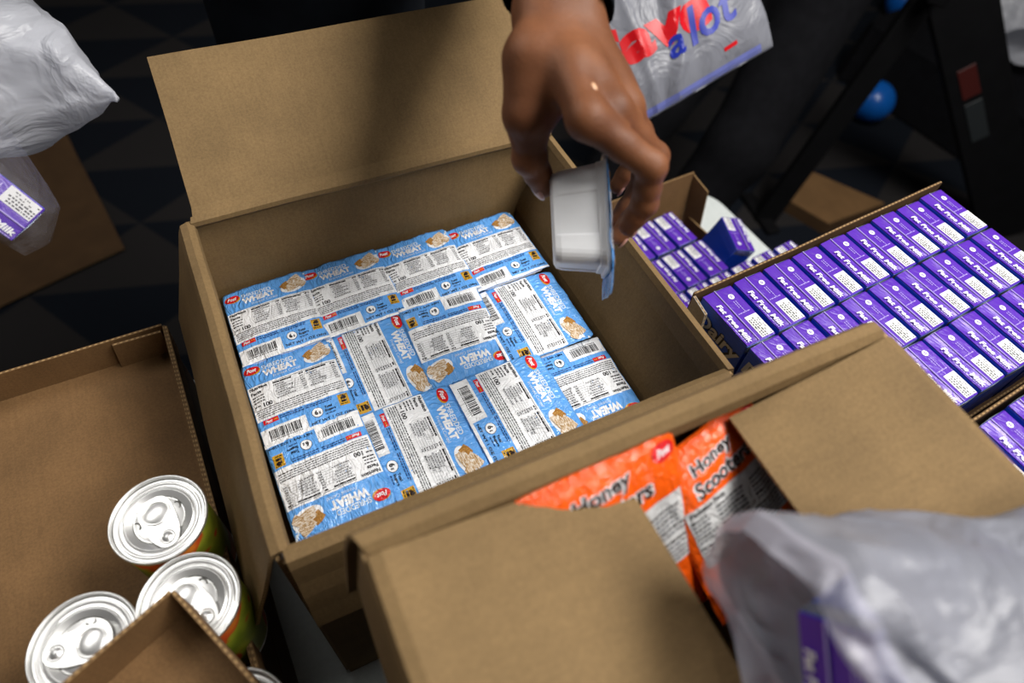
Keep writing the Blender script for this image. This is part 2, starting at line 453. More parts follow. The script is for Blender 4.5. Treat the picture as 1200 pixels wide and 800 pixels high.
# signed-distance bodies
def smin(a, b, k):
    h = np.clip(.5 + .5 * (b - a) / k, 0, 1); return b * (1 - h) + a * h - k * h * (1 - h)
def cone(P, a, b, ra, rb):
    a = np.array(a, np.float32); b = np.array(b, np.float32); ab = b - a
    t = np.clip(((P - a) @ ab) / (ab @ ab + 1e-12), 0, 1)
    return np.linalg.norm(P - a - t[..., None] * ab, axis=-1) - (ra + (rb - ra) * t)
def ell(P, c, r, Rm=None):
    q = P - np.array(c, np.float32)
    if Rm is not None: q = q @ np.array(Rm, np.float32).T
    r = np.array(r, np.float32); k = np.linalg.norm(q / r, axis=-1); return (k - 1) * r.min()
def nets(fn, lo, hi, h):
    lo = np.array(lo, float); hi = np.array(hi, float); n = np.ceil((hi - lo) / h).astype(int) + 1
    ax = [lo[i] + h * np.arange(n[i]) for i in range(3)]
    G = np.stack(np.meshgrid(*ax, indexing='ij'), -1).astype(np.float32)
    f = fn(G).astype(np.float32); ins = f < 0
    corners = [(i, j, k) for i in (0, 1) for j in (0, 1) for k in (0, 1)]
    sl = lambda c: tuple(slice(c[a], n[a] - 1 + c[a]) for a in range(3))
    cnt = sum(ins[sl(c)].astype(np.int8) for c in corners); mixed = (cnt > 0) & (cnt < 8)
    ci = np.argwhere(mixed); vid = -np.ones(mixed.shape, np.int32); vid[mixed] = np.arange(len(ci))
    acc = np.zeros((len(ci), 3)); num = np.zeros(len(ci))
    for c in corners:
        for a in range(3):
            if c[a]: continue
            e = list(c); e[a] = 1
            fa = f[ci[:, 0] + c[0], ci[:, 1] + c[1], ci[:, 2] + c[2]]; fb = f[ci[:, 0] + e[0], ci[:, 1] + e[1], ci[:, 2] + e[2]]
            ok = (fa < 0) != (fb < 0); tt = np.where(ok, fa / np.where(ok, fa - fb, 1), 0)
            p = np.array(c, float)[None] + 0 * acc; p[:, a] = tt
            acc[ok] += p[ok]; num[ok] += 1
    V = lo + (ci + acc / num[:, None]) * h; F = []
    for a in range(3):
        b, c2 = (a + 1) % 3, (a + 2) % 3
        s0 = [slice(1, n[i] - 1) for i in range(3)]; s1 = list(s0); s0[a] = slice(0, n[a] - 1); s1[a] = slice(1, n[a])
        A = ins[tuple(s0)]; B = ins[tuple(s1)]; ed = np.argwhere(A != B)
        st = A[A != B]; org = np.array([1, 1, 1]); org[a] = 0; ed = ed + org
        def at(db, dc):
            q = ed.copy(); q[:, b] += db; q[:, c2] += dc; return vid[q[:, 0], q[:, 1], q[:, 2]]
        Q = np.stack([at(-1, -1), at(0, -1), at(0, 0), at(-1, 0)], 1)
        Q[~st] = Q[~st][:, ::-1]; F.append(Q)
    F = np.concatenate(F); return V, F
# ------------------------------------------------------------------ setting
V, F = box_vf(-3.5, 4.5, -3, 4.5, -.05, 0)
fl = part('floor', V, F, M['carpet'], None); fl['kind'] = 'structure'
def shell(nm, x0, x1, y0, y1, z0, z1, mat):
    V, F = box_vf(x0, x1, y0, y1, z0, z1); o = part(nm, V, F, mat, None); o['kind'] = 'structure'
shell('ceiling', -3.5, 4.5, -3, 4.5, 3.0, 3.05, M['wall']); shell('wall_left', -3.55, -3.5, -3, 4.5, 0, 3.0, M['wall']); shell('wall_right', 4.5, 4.55, -3, 4.5, 0, 3.0, M['wall'])
shell('wall_back', -3.5, 4.5, 4.5, 4.55, 0, 3.0, M['wall']); shell('wall_front', -3.5, 4.5, -3.05, -3, 0, 3.0, M['wall'])
YAW = math.radians(4.47); ca, sa = math.cos(YAW), math.sin(YAW)
# folding table under everything
TZ = -.39
tab = thing('folding_table', 'white plastic folding table with rounded corners under the boxes', 'table', (-.30, .27, -1.13), YAW)
def rrect(x0, x1, y0, y1, r, n=8):
    P = []
    for cx, cy, a0 in ((x1 - r, y1 - r, 0), (x0 + r, y1 - r, 90), (x0 + r, y0 + r, 180), (x1 - r, y0 + r, 270)):
        for k in range(n + 1):
            a = math.radians(a0 + 90 * k / n); P.append((cx + r * math.cos(a), cy + r * math.sin(a)))
    return P
P = rrect(-.83, 1.006, -.76, .025, .06)
n = len(P); V = []; F = []
for dz, s in ((.70, .012), (.704, .002), (.715, 0), (.734, 0), (.7385, .002), (.74, .006)):
    for x, y in P:
        cx, cy = .088, -.3675
        V.append((x - math.copysign(min(s, abs(x - cx)), x - cx), y - math.copysign(min(s, abs(y - cy)), y - cy), dz))
for i in range(5):
    for k in range(n): F.append((i * n + k, i * n + (k + 1) % n, (i + 1) * n + (k + 1) % n, (i + 1) * n + k))
F += [tuple(range(n))[::-1], tuple(5 * n + k for k in range(n))]
part('tabletop', V, F, M['table'], tab)
for x in (-.62, .80):
    for y in (-.66, -.08):
        V, F = tube([(x, y, 0), (x, y, .701)], .0135, 12); part('leg', V, F, M['steel'], tab)
    V, F = tube([(x, -.66, .25), (x, -.08, .25)], .011, 10); part('leg_brace', V, F, M['steel'], tab)

# ------------------------------------------------------------------ the box of cereal cups
T = .004
def open_box(name, label, loc, levels, mat, t=T, group=None, floor_mat=None, seeds=1, wall_amp=.0015, sides='flbr'):
    """levels: list of (z, x0, x1, y0, y1) from the rim down, in the local frame of the thing"""
    th = thing(name, label, 'box', loc, group=group)
    W = {}
    def wall(nm, pts, flip):
        G = np.zeros((len(pts), 12, 3))
        for i, (a, b) in enumerate(pts):
            for j in range(12): G[i, j] = np.array(a) * (1 - j / 11) + np.array(b) * (j / 11)
        G2 = wob(G, wall_amp, 7, seeds); G2[:, 0] = G[:, 0]; G2[:, -1] = G[:, -1]; G2[0] = G[0]
        V, F, mi, uv = sheet(G2, t, flip); W[nm] = part(nm, V, F, [mat, M['flute']], th, mi, uv)
    if 'f' in sides: wall('front_wall', [((x0, y0, z), (x1, y0, z)) for z, x0, x1, y0, y1 in levels], False)
    if 'b' in sides: wall('back_wall', [((x0, y1, z), (x1, y1, z)) for z, x0, x1, y0, y1 in levels], True)
    if 'l' in sides: wall('left_wall', [((x0, y0, z), (x0, y1, z)) for z, x0, x1, y0, y1 in levels], True)
    if 'r' in sides: wall('right_wall', [((x1, y0, z), (x1, y1, z)) for z, x0, x1, y0, y1 in levels], False)
    z, x0, x1, y0, y1 = levels[-1]
    board('bottom_panel', (x0, y0, z), (x1, y0, z), (x1, y1, z), (x0, y1, z), t, floor_mat or mat, th, flip=True)
    return th
wb = open_box('cardboard_box', 'large open cardboard box holding the blue cereal cups, tall back flap raised', (0, 0, TZ),
    [(.388, -.2, .2, -.182, .182), (.36, -.2, .196, -.182, .181), (.29, -.2, .168, -.182, .178), (.14, -.2, .166, -.182, .178), (0, -.2, .166, -.182, .178)], M['kraft'])
H = .39
# back flap, standing up behind a rounded score line
S6, C6 = math.sin(math.radians(60)), math.cos(math.radians(60))
profile_flap('back_flap', [(.1835, H - .006), (.1775, H - .004), (.1738, H + .0005), (.1745, H + .0052), (.1805, H + .0078), (.183, H + .0055)] + [(.182 + S6 * q, H + .002 + C6 * q + .003 * math.sin(q * 18)) for q in (.012, .05, .09, .13, .171)],
    'x', -.2, .2, .0035, M['kraft'], wb, n=20, amp=.0016, seed=3, lo2=-.183, hi2=.212)
profile_flap('left_flap', [(-.1955, H - .006), (-.1965, H + .001), (-.199, H + .0025), (-.203, H + .001), (-.206, H - .006), (-.213, H - .03), (-.222, H - .06), (-.232, H - .09), (-.243, H - .125)],
    'y', -.179, .176, .0035, M['kraft'], wb, n=16, amp=.0018, seed=5, flip=True)
profile_flap('front_flap', [(-.1775, H - .006), (-.1785, H + .001), (-.181, H + .0025), (-.1855, H + .001), (-.188, H - .006), (-.1915, H - .03), (-.196, H - .05), (-.200, H - .075), (-.205, H - .10)],
    'x', -.197, .196, .0035, M['kraft'], wb, n=18, amp=.0012, seed=8)
profile_flap('right_flap', [(.1985, H - .004), (.2005, H + .0005), (.203, H - .001), (.206, H - .01), (.209, H - .04), (.212, H - .09), (.216, H - .16)],
    'y', -.178, .176, .0035, M['kraft'], wb, n=14, amp=.0012, seed=9)
PZ = -.145                                          # pad that carries the top layer of cups
board('layer_pad', (-.195, -.177, PZ + H - .004), (.161, -.177, PZ + H - .004), (.161, .173, PZ + H - .004), (-.195, .173, PZ + H - .004), .0035, M['kraft'], wb)

# ------------------------------------------------------------------ cereal cup
def cup_proto(seed, label):
    rnd = random.Random(seed)
    root = thing('cereal_cup', label, 'cereal cup', (0, 0, 0), group='blue cereal cups in the box')
    so = Vector((seed * 3.7, seed * 1.9, 0))
    hu, hv = .0485, .054
    def h(u, v):
        a = max(0, 1 - (u / .046) ** 4) * max(0, 1 - ((v + .009) / .0455) ** 4)
        z = .0022 * a
        z += .0011 * noise.noise(Vector((u * 55, v * 55, 0)) + so)
        rid = abs(noise.noise(Vector((u * 90 + v * 30, v * 70, 4)) + so)); z += .0010 * max(0, .35 - rid) * 2
        e = max(0, (v - .034) / .02); z += -.0022 * e * e + .0022 * e * noise.noise(Vector((u * 45, 1.7, 0)) + so)
        c = max(0, abs(u) - .040) / .0085; z -= .0010 * c * c
        return z
    nu, nv = 32, 36
    G = np.zeros((nv + 1, nu + 1, 3))
    for j in range(nv + 1):
        for i in range(nu + 1):
            u = -hu + 2 * hu * i / nu; v = -hv + 2 * hv * j / nv
            uu = u * (1 - .06 * max(0, (v - .044) / .01) ** 2 * (abs(u) / hu) ** 3)
            G[j, i] = (uu, v, h(u, v))
    V, F, mi, uv = sheet(G, .0003, edge_rows=2)
    hg = grid_surf(G[:, :, 2], -hu, hu, -hv, hv)
    lid = part('lid', V, F, [M['film_blue'], M['film_blue']], root, mi, uv, smooth=True)
    surf = lambda u, v, o: (u, v, hg(u, v) + .00012 + o)
    # tub below the lid
    V = []; F = []
    ring = []
    def ringpts(s, rr, rec):
        P = []
        for q in range(4):
            ca_, sa_ = math.cos(q * math.pi / 2), math.sin(q * math.pi / 2)
            L_ = [(s - (rec if lo else 0), y) for y, lo in ((-.62 * s, 0), (-.44 * s, 0), (-.40 * s, 1), (.0, 1), (.40 * s, 1), (.44 * s, 0), (.62 * s, 0))]
            L_ += [(s - rr + rr * math.cos(a), s - rr + rr * math.sin(a)) for a in np.linspace(.12, math.pi / 2 - .12, 6)]
            P += [(x * ca_ - y * sa_, x * sa_ + y * ca_ - .009) for x, y in L_]
        return P
    for (s, z, rr, rec) in ((.0445, -.0012, .010, 0), (.0445, -.0032, .010, 0), (.0412, -.0034, .012, 0), (.0404, -.008, .012, 0), (.0396, -.0086, .012, .0009), (.0362, -.038, .012, .0009), (.0345, -.0425, .011, .0), (.031, -.0445, .010, 0)):
        P = ringpts(s, rr, rec); ring.append(len(P)); V += [(x, y, z) for x, y in P]
    nn = ring[0]
    for i in range(7):
        for k in range(nn): F.append((i * nn + k, (i + 1) * nn + k, (i + 1) * nn + (k + 1) % nn, i * nn + (k + 1) % nn))
    F.append(tuple(7 * nn + k for k in range(nn))); F.append(tuple(range(nn))[::-1])
    part('tub', V, F, M['tub'], root, smooth=False)
    # printed panels
    p = Print()
    p.rect(0, -.0015, .095, .043, M['film_white'], 1)
    p.build('white_panel', root, surf); p = Print()
    p.rect(0, -.0522, .0965, .0032, M['film_white'], 1)
    p.rect(-.0245, -.0425, .046, .0175, M['film_white'], 1)
    p.build('white_strip', root, surf)
    p = Print()
    p.disc(-.0375, .0405, .0088, .0058, M['film_gold'], 1, rot=-.15); p.disc(-.0380, .0408, .0084, .0053, M['film_red'], 2, rot=.1)
    p.text('Post', -.038, .0408, .0105, .0050, M['film_white'], 3, .03, .3)
    p.build('red_badge', root, surf); p = Print()
    p.rect(-.0345, -.0262, .0155, .0052, M['film_red'], 2); p.text('Post', -.0365, -.0262, .0075, .0034, M['film_white'], 3, .03, .3)
    p.lines(-.0315, -.0275, -.0262, .0012, M['film_gold'], 3, rnd)
    p.build('red_strip', root, surf)
    p = Print()
    p.text('SHREDDED', -.0105, .0405, .034, .0058, M['film_pale'], 1, .025)
    p.text('WHEAT', -.0095, .0323, .037, .0090, M['film_white'], 1, .06)
    p.text('Frosted Cereal', -.004, .0252, .029, .0034, M['film_pale'], 1, .0)
    p.build('front_lettering', root, surf)
    p = Print()
    c = (.0315, .0345)
    p.disc(c[0], c[1] - .001, .0155, .0098, M['film_white'], 1, 22, rot=.25); p.poly([(c[0] + .010, c[1] + .006), (c[0] + .0155, c[1] + .0145), (c[0] + .0170, c[1] + .0140), (c[0] + .0135, c[1] + .003)], M['film_pale'], 1)
    def bisc(x, y, w, hh, r, mat, lay):
        q = [(-w, -hh), (-w * .3, -hh * 1.15), (w * .9, -hh), (w * 1.05, hh * .2), (w, hh), (0, hh * 1.12), (-w * 1.05, hh * .9), (-w * .95, 0)]
        p.poly([(x + a * math.cos(r) - b * math.sin(r), y + a * math.sin(r) + b * math.cos(r)) for a, b in q], mat, lay)
    bisc(c[0] - .0085, c[1] + .0020, .0056, .0048, .5, M['wheat_brown'], 2); bisc(c[0] + .003, c[1] + .0062, .0078, .0050, .5, M['wheat_pale'], 3)
    bisc(c[0] + .0005, c[1] - .0022, .0082, .0052, .3, M['wheat_pale'], 4); bisc(c[0] + .0088, c[1] - .0018, .0046, .0050, .9, M['wheat_pale'], 5); bisc(c[0] - .0035, c[1] - .0062, .0052, .0026, .2, M['wheat_pale'], 5)
    p.build('cereal_picture', root, surf)
    p = Print()
    p.text('Nutrition', -.0365, .0168, .0185, .0038, M['film_black'], 2, .04); p.text('Facts', -.0402, .0112, .0108, .0038, M['film_black'], 2, .04)
    for k, y in enumerate((.0062, .0028, -.0006)): p.lines(-.0455, -.033, y, .0013, M['film_black'], 2, rnd)
    p.lines(-.0455, -.039, -.0052, .0014, M['film_black'], 2, rnd); p.text('100', -.0318, -.0058, .0092, .0048, M['film_black'], 2, .03)
    for x0, x1 in ((-.0215, .011), (.0135, .045)):
        p.rect((x0 + x1) / 2, .0178, x1 - x0, .0005, M['film_black'], 2)
        p.lines(x0, x0 + .022, .0158, .0018, M['film_black'], 2, rnd, .003, .007, .0003); p.lines(x1 - .005, x1, .0158, .0016, M['film_black'], 2, rnd)
        for k in range(7):
            y = .0128 - k * .0027
            p.lines(x0 + (.002 if k % 3 else 0), x0 + rnd.uniform(.012, .021), y, .0010, M['film_grey'] if k % 2 else M['film_black'], 2, rnd, .001, .003, .0005)
            p.lines(x1 - .0045, x1, y, .0010, M['film_black'], 2, rnd, .001, .002, .0004)
            p.rect((x0 + x1) / 2, y - .0013, x1 - x0, .00025, M['film_grey'], 2)
    for k in range(5):
        p.lines(-.0455, .045 - (.018 if k == 4 else 0), -.0102 - k * .0024, .0011, M['film_black'] if k in (0, 3) else M['film_grey'], 2, rnd, .001, .0045, .0006)
    for k in range(2): p.lines(-.0255, -.001, -.0252 - k * .0022, .0011, M['film_navy'], 2, rnd)
    for k in range(2): p.lines(.001, .029, -.0252 - k * .0022, .0010, M['film_navy'], 2, rnd)
    p.text('NET WT 1 OZ (28g)', .0235, -.0475, .044, .0036, M['film_black'], 2, .02)
    p.text('Total', .0225, -.0338, .0078, .0030, M['film_black'], 2, .03); p.text('Sugars', .0237, -.0382, .0112, .0034, M['film_black'], 2, .03); p.lines(.018, .028, -.0420, .0010, M['film_navy'], 2, rnd)
    p.build('black_print', root, surf)
    p = Print()
    p.disc(.0105, -.0368, .0058, .0058, M['film_black'], 1, 24); p.disc(.0105, -.0368, .0053, .0053, M['film_white'], 2, 24)
    p.text('6', .0093, -.0368, .0034, .0058, M['film_black'], 3, .05); p.text('g', .0127, -.0378, .0021, .0032, M['film_black'], 3, .03)
    p.build('sugar_mark', root, surf)
    p = Print()
    p.rect(.0395, -.0320, .0105, .0135, M['film_gold'], 1)
    p.disc(.0402, -.0292, .0026, .0024, M['film_brown'], 2, 8); p.rect(.0395, -.0335, .0056, .0026, M['film_brown'], 2); p.rect(.0375, -.0302, .0012, .0030, M['film_brown'], 2)
    p.lines(.0352, .0440, -.0366, .0010, M['film_brown'], 2, rnd); p.lines(.0352, .0440, -.0266, .0008, M['film_brown'], 2, rnd)
    p.build('gold_stamp', root, surf)
    p = Print(); x = -.0400
    while x < -.0075:
        w = rnd.choice((.0004, .0006, .0009, .0012)); p.rect(x + w / 2, -.0415, w, .0098, M['film_black'], 2); x += w + rnd.choice((.0004, .0006, .0010))
    p.lines(-.040, -.0075, -.0478, .0012, M['film_black'], 2, rnd, .0008, .0016, .0008)
    p.build('barcode', root, surf)
    return root
protos = [cup_proto(s, 'x') for s in (1, 2, 3)]
UP, DN, RT = 0.0, math.pi, -math.pi / 2
cups = [  # cx, cy, dz, rotation, tilt about x, tilt about y, label
    (-.1500, .1180, .000, UP, -1.5, -2.0, 'blue cereal cup in the far left corner of the box, print upright'),
    (-.0640, .1180, .003, UP, -1.5, -2.0, 'blue upright cereal cup second from the left in the back row'),
    (.0230, .1175, .006, UP, -1.5, -2.0, 'blue upright cereal cup third from the left in the back row'),
    (.1080, .1150, .008, UP, -2.0, -2.0, 'blue cereal cup in the far right corner of the box, below the hand'),
    (-.1520, .0160, .004, UP, -2.0, -1.5, 'blue upright cereal cup at the left end of the middle row'),
    (-.0700, .0160, .000, RT, 1.5, -2.0, 'sideways blue cereal cup second from the left in the middle row'),
    (.0170, .0150, .007, DN, 2.5, -1.0, 'upside-down blue cereal cup third from the left in the middle row'),
    (.1040, .0080, .009, RT, -2.0, -2.2, 'sideways blue cereal cup at the right end of the middle row'),
    (-.1500, -.0860, .009, DN, -1.0, -2.0, 'upside-down blue cereal cup in the near left corner of the box'),
    (-.0610, -.0900, .006, RT, -1.0, -2.0, 'sideways blue cereal cup second from the left in the near row'),
    (.0380, -.0920, .013, RT, -1.0, -2.0, 'sideways blue cereal cup lying highest, third from the left in the near row'),
    (.1130, -.0960, .002, DN, -1.0, -1.0, 'upside-down blue cereal cup in the near right corner of the box'),
]
rc = random.Random(5)
LZ = PZ + .0445 + .0045
for i, (cx, cy, dz, rz, tx, ty, lab) in enumerate(cups):
    e = Matrix.Rotation(math.radians(tx), 3, 'X') @ Matrix.Rotation(math.radians(ty), 3, 'Y') @ Matrix.Rotation(rz + math.radians(rc.uniform(-1.5, 1.5)), 3, 'Z')
    src = protos[i % 3]
    o = src if i < 3 else dup(src)
    o.location = (cx, cy, LZ + dz * .6 + Z0); o.rotation_euler = e.to_euler(); o['label'] = lab; o.scale = (1.10, .93, 1) if rz == RT else (.945, .99, 1)
protos[1].scale = (.945, .99, 1)
held = dup(protos[1], label='white cereal cup seen from its side, held between thumb and fingers over the box')
del held['group']
nrm = CAM_R[0] * .985 - CAM_R[2] * .06 - CAM_R[1] * .05; nrm /= np.linalg.norm(nrm)
vv = CAM_R[1] - nrm * (CAM_R[1] @ nrm); vv -= CAM_R[0] * .0; vv /= np.linalg.norm(vv); uu = np.cross(vv, nrm)
mm4 = Matrix.Identity(4)
for i in range(3): mm4[i][0] = uu[i]; mm4[i][1] = vv[i]; mm4[i][2] = nrm[i]
cpos = np.array([0.1191, -0.0599, 0.1074])
held.scale = (1, 1, 1); held.matrix_world = Matrix.Translation(Vector(cpos + np.array([0, 0, Z0])) + Vector(vv * .009)) @ mm4

# ------------------------------------------------------------------ milk cartons
CW, CL, CH = .0376, .0692, .105
def carton_proto():
    root = thing('milk_carton', 'x', 'milk carton', (0, 0, 0))
    bm = bmesh.new(); V, F = box_vf(-CW / 2, CW / 2, -CL / 2, CL / 2, 0, CH)
    vs = [bm.verts.new(p) for p in V]; fs = [bm.faces.new([vs[i] for i in f]) for f in F]
    bmesh.ops.bevel(bm, geom=list(bm.edges), offset=.0016, segments=2, profile=.5, affect='EDGES')
    bm.normal_update(); bm.verts.index_update()
    V = [tuple(v.co) for v in bm.verts]; F = [tuple(v.index for v in f.verts) for f in bm.faces]
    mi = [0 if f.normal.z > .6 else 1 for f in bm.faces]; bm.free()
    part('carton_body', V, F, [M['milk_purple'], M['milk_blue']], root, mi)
    # fin of the top seal folded flat towards the left
    G = np.zeros((10, 5, 3))
    for j in range(10):
        for i in range(5):
            x = -.0183 + i / 4 * .0140; y = -.0340 + j / 9 * .068
            G[j, i] = (x, y, CH + .0006 + .0009 * (i / 4) ** 2 + .0005 * noise.noise(Vector((x * 120, y * 70, 0))))
    V, F, mi, uv = sheet(G, .0006, edge_rows=2); part('top_seal', V, F, [M['milk_purple']], root, [0] * len(F), uv)
    V, F = tube([(-.0042, -.034, CH + .0022), (-.0042, .034, CH + .0020)], .0007, 6); part('foil_edge', V, F, M['milk_lilac'], root)
    # folded triangular ears at the two ends
    for s in (1, -1):
        V, F = extrude_poly([(-.0180, s * .0346), (.0175, s * .0346), (0, s * .0354)], CH - .012, CH - .001) if s > 0 else extrude_poly([(0, s * .0354), (.0175, s * .0346), (-.0180, s * .0346)][::1], CH - .012, CH - .001)
        part('end_fold', V, F, M['foil'], root)
    ZT = CH + .0002
    p = Print(); p.rect(.0098, -.0190, .0150, .0270, M['milk_label'], 1, step=.03); p.build('white_label', root, lambda u, v, o: (u, v, ZT + o))
    r = random.Random(3); p = Print()
    for k in range(5):
        y = -.0310
        while y < -.0090:
            w = r.uniform(.0008, .0024); hx = .0045 + k * .0026
            if k < 3 or r.random() < .6: p.rect(hx, y, .0013 if k < 3 else .0009, w, M['milk_ink'], 2, step=.03)
            y += w + r.uniform(.0005, .0014)
    p.build('date_code', root, lambda u, v, o: (u, v, ZT + o))
    p = Print(); R90 = -math.pi / 2
    p.text('Fat Free Milk', 0, 0, .0500, .0058, M['milk_white'], 1, .032, .12); p.lines(-.006, .024, -.0048, .0010, M['milk_lilac'], 1, r)
    p.build('lettering', root, lambda u, v, o: (-.0128 + v * 1.0, -.0075 - u, CH + .0023 + o - .0004 * 0))
    p = Print(); p.disc(.0085, .0215, .0033, .0033, M['milk_white'], 1, 16); p.text('D', .0085, .0215, .0022, .0028, M['milk_purple'], 2, .04)
    p.lines(.0, .016, 0, .0010, M['milk_lilac'], 1, r)
    for k in range(2):
        y = .0155
        while y > .0155 - (.0145 if k == 0 else .008):
            w = r.uniform(.001, .0024); p.rect(.0090 - k * .0026, y - w / 2, .0009, w, M['milk_lilac'], 1, step=.03); y -= w + .0006
    p.build('round_mark', root, lambda u, v, o: (u, v, ZT + o))
    p = Print(); p.text('Dairy', .0010, .080, .0640, .0235, M['dairy_dark'], 1, .07, .15); p.text('Dairy', .0010, .080, .0640, .0235, M['dairy_grey'], 2, .025, .15)
    p.build('side_lettering', root, lambda u, v, o: (-CW / 2 - .0002 - o, -u, v))
    return root
carton = carton_proto()
first_used = [False]
def place_carton(Mx, label, group):
    if not first_used[0]: o = carton; first_used[0] = True
    else: o = dup(carton)
    o.matrix_world = Mx; o['label'] = label
    if group: o['group'] = group
    elif 'group' in o: del o['group']
    return o
NUM = ['first', 'second', 'third', 'fourth', 'fifth', 'sixth', 'seventh', 'eighth', 'ninth']
def tray(name, label, loc, yaw, w, d, hf, hb, hl, hr, mat, group=None, cat='tray', base=True, t=.003):
    """low cardboard tray; origin at the far left corner on its base; runs to +x and -y"""
    th = thing(name, label, cat, loc, yaw, group)
    def wl(nm, a, b, h, flip, seed):
        G = wob(rng_grid((a[0], a[1], 0), (b[0], b[1], 0), (b[0], b[1], h), (a[0], a[1], h), 4, 12), .0012, 11, seed)
        V, F, mi, uv = sheet(G, t, flip); part(nm, V, F, [mat, M['flute']], th, mi, uv)
    if hb: wl('back_wall', (0, 0), (w, 0), hb, False, 1)
    if hf: wl('front_wall', (0, -d), (w, -d), hf, True, 2)
    if hl: wl('left_wall', (0, -d), (0, 0), hl, False, 3)
    if hr: wl('right_wall', (w, -d), (w, 0), hr, True, 4)
    if base: board('bottom_panel', (0, -d, 0), (w, -d, 0), (w, 0, 0), (0, 0, 0), t, mat, th, flip=True)
    return th
def fill(loc, yaw, ox, oy, zt, cols, rows, flipped, pitch, labeller, group, skip=(), jit=.0006, seed=1):
    r = random.Random(seed)
    base = Matrix.Translation((loc[0], loc[1], zt - CH + Z0)) @ Matrix.Rotation(yaw, 4, 'Z')
    for j in rows:
        for i in cols:
            if (i, j) in skip: continue
            mx = base @ Matrix.Translation((ox + (i + .5) * pitch[0] + r.uniform(-jit, jit), oy - (j + .5) * pitch[1] + r.uniform(-jit, jit), r.uniform(-.0004, .0008)))
            mx = mx @ Matrix.Rotation((math.pi if flipped else 0) + math.radians(r.uniform(-.7, .7)), 4, 'Z')
            place_carton(mx, labeller(i, j), group)
PT = (.0415, .0713)
A0 = (.237, -.085)
def loc2w(o, x, y): return (o[0] + x * ca - y * sa, o[1] + x * sa + y * ca)
for k in range(2):
    zb = TZ + .131 * k
    for (ox, oy, nm) in ((0, .0035, 'under the full milk tray behind the orange bags box'), (.008, -.2315, 'under the nearer milk tray at the right edge')):
        x, y = loc2w(A0, ox, oy)
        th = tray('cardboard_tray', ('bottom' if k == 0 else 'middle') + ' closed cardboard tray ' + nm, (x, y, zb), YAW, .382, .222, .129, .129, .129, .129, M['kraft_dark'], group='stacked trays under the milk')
        board('top_panel', (.003, -.219, .127), (.379, -.219, .127), (.379, -.003, .127), (.003, -.003, .127), .003, M['kraft_dark'], th)
zb = TZ + .262
x, y = loc2w(A0, 0, .0035)
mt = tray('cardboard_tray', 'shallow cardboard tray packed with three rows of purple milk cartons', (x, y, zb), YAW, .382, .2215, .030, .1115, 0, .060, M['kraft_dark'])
V, F, mi, uv = sheet(rng_grid((-.001, -.030, .03), (.0, 0, .03), (0, -.001, .1105), (-.003, -.024, .1085), 4, 4), .003, False); part('corner_tab', V, F, [M['liner_grey'], M['flute']], mt, mi, uv)
fill(A0, YAW, .0035, -.0005, -.0195, range(9), range(3), False, PT,
     lambda i, j: 'purple milk carton %s from left in the %s row of the full tray' % (NUM[i], ('back', 'middle', 'near')[j]), 'milk cartons in the full tray', seed=2)
x, y = loc2w(A0, .008, -.2315)
mt2 = tray('cardboard_tray', 'cardboard tray of purple milk cartons cut by the right edge of the photo', (x, y, zb), YAW, .382, .2215, .03, .1115, .1, .06, M['kraft_dark'])
fill((x, y), YAW, .0035, -.004, -.0195, range(9), range(3), False, PT,
     lambda i, j: 'purple milk carton %s from left, %s row of the tray at the right edge' % (NUM[i], ('back', 'middle', 'near')[j]), 'milk cartons in the tray at the right edge', seed=4)
# open box with the cartons turned round, behind
B0 = (.3690, .2370); BY = math.radians(6)
bt = tray('cardboard_box', 'open brown box with a raised back panel holding loose milk cartons', (B0[0], B0[1], TZ), BY, .190, .147, 0, 0, .09, .07, M['kraft_brown'], cat='box')
V, F, mi, uv = sheet(wob(rng_grid((0, 0, 0), (.192, .0, 0), (.188, .014, .155), (.005, .012, .165), 8, 14), .001, 9, 4), .003, False); part('back_panel', V, F, [M['kraft_brown'], M['flute']], bt, mi, uv)
V, F, mi, uv = sheet(rng_grid((.1915, .0, .02), (.201, -.034, .02), (.199, -.018, .135), (.1885, .0135, .152), 4, 4), .003, True); part('corner_flap', V, F, [M['kraft_brown'], M['flute']], bt, mi, uv)
fill(B0, BY, .004, -.006, -.2805, range(4), range(2), True, (.0440, .0745),
     lambda i, j: 'purple milk carton, %s from the left in the %s row of the raised-panel box' % (NUM[i], ('back', 'near')[j]), 'loose milk cartons in the raised-panel box', skip=((3, 0), (3, 1)), jit=.001, seed=6)
B1 = (.372, .0890)
bt2 = tray('cardboard_tray', 'low tray of milk cartons half hidden behind the full milk tray', (B1[0], B1[1], TZ), BY, .300, .080, .05, 0, .05, .05, M['kraft_brown'])
fill(B1, BY, .004, -.004, -.2805, range(6), range(1), True, (.0465, .0745),
     lambda i, j: 'purple milk carton, %s from the left in the half-hidden row behind the full tray' % NUM[i], 'milk cartons in the half-hidden tray', jit=.001, seed=7)
mx = Matrix.Translation((.533, .158, -.362 + Z0)) @ Matrix.Rotation(math.radians(8), 4, 'X') @ Matrix.Rotation(math.radians(16), 4, 'Y') @ Matrix.Rotation(math.pi + math.radians(-14), 4, 'Z')
place_carton(mx, 'tilted purple milk carton leaning alone in front of the raised brown panel', None)
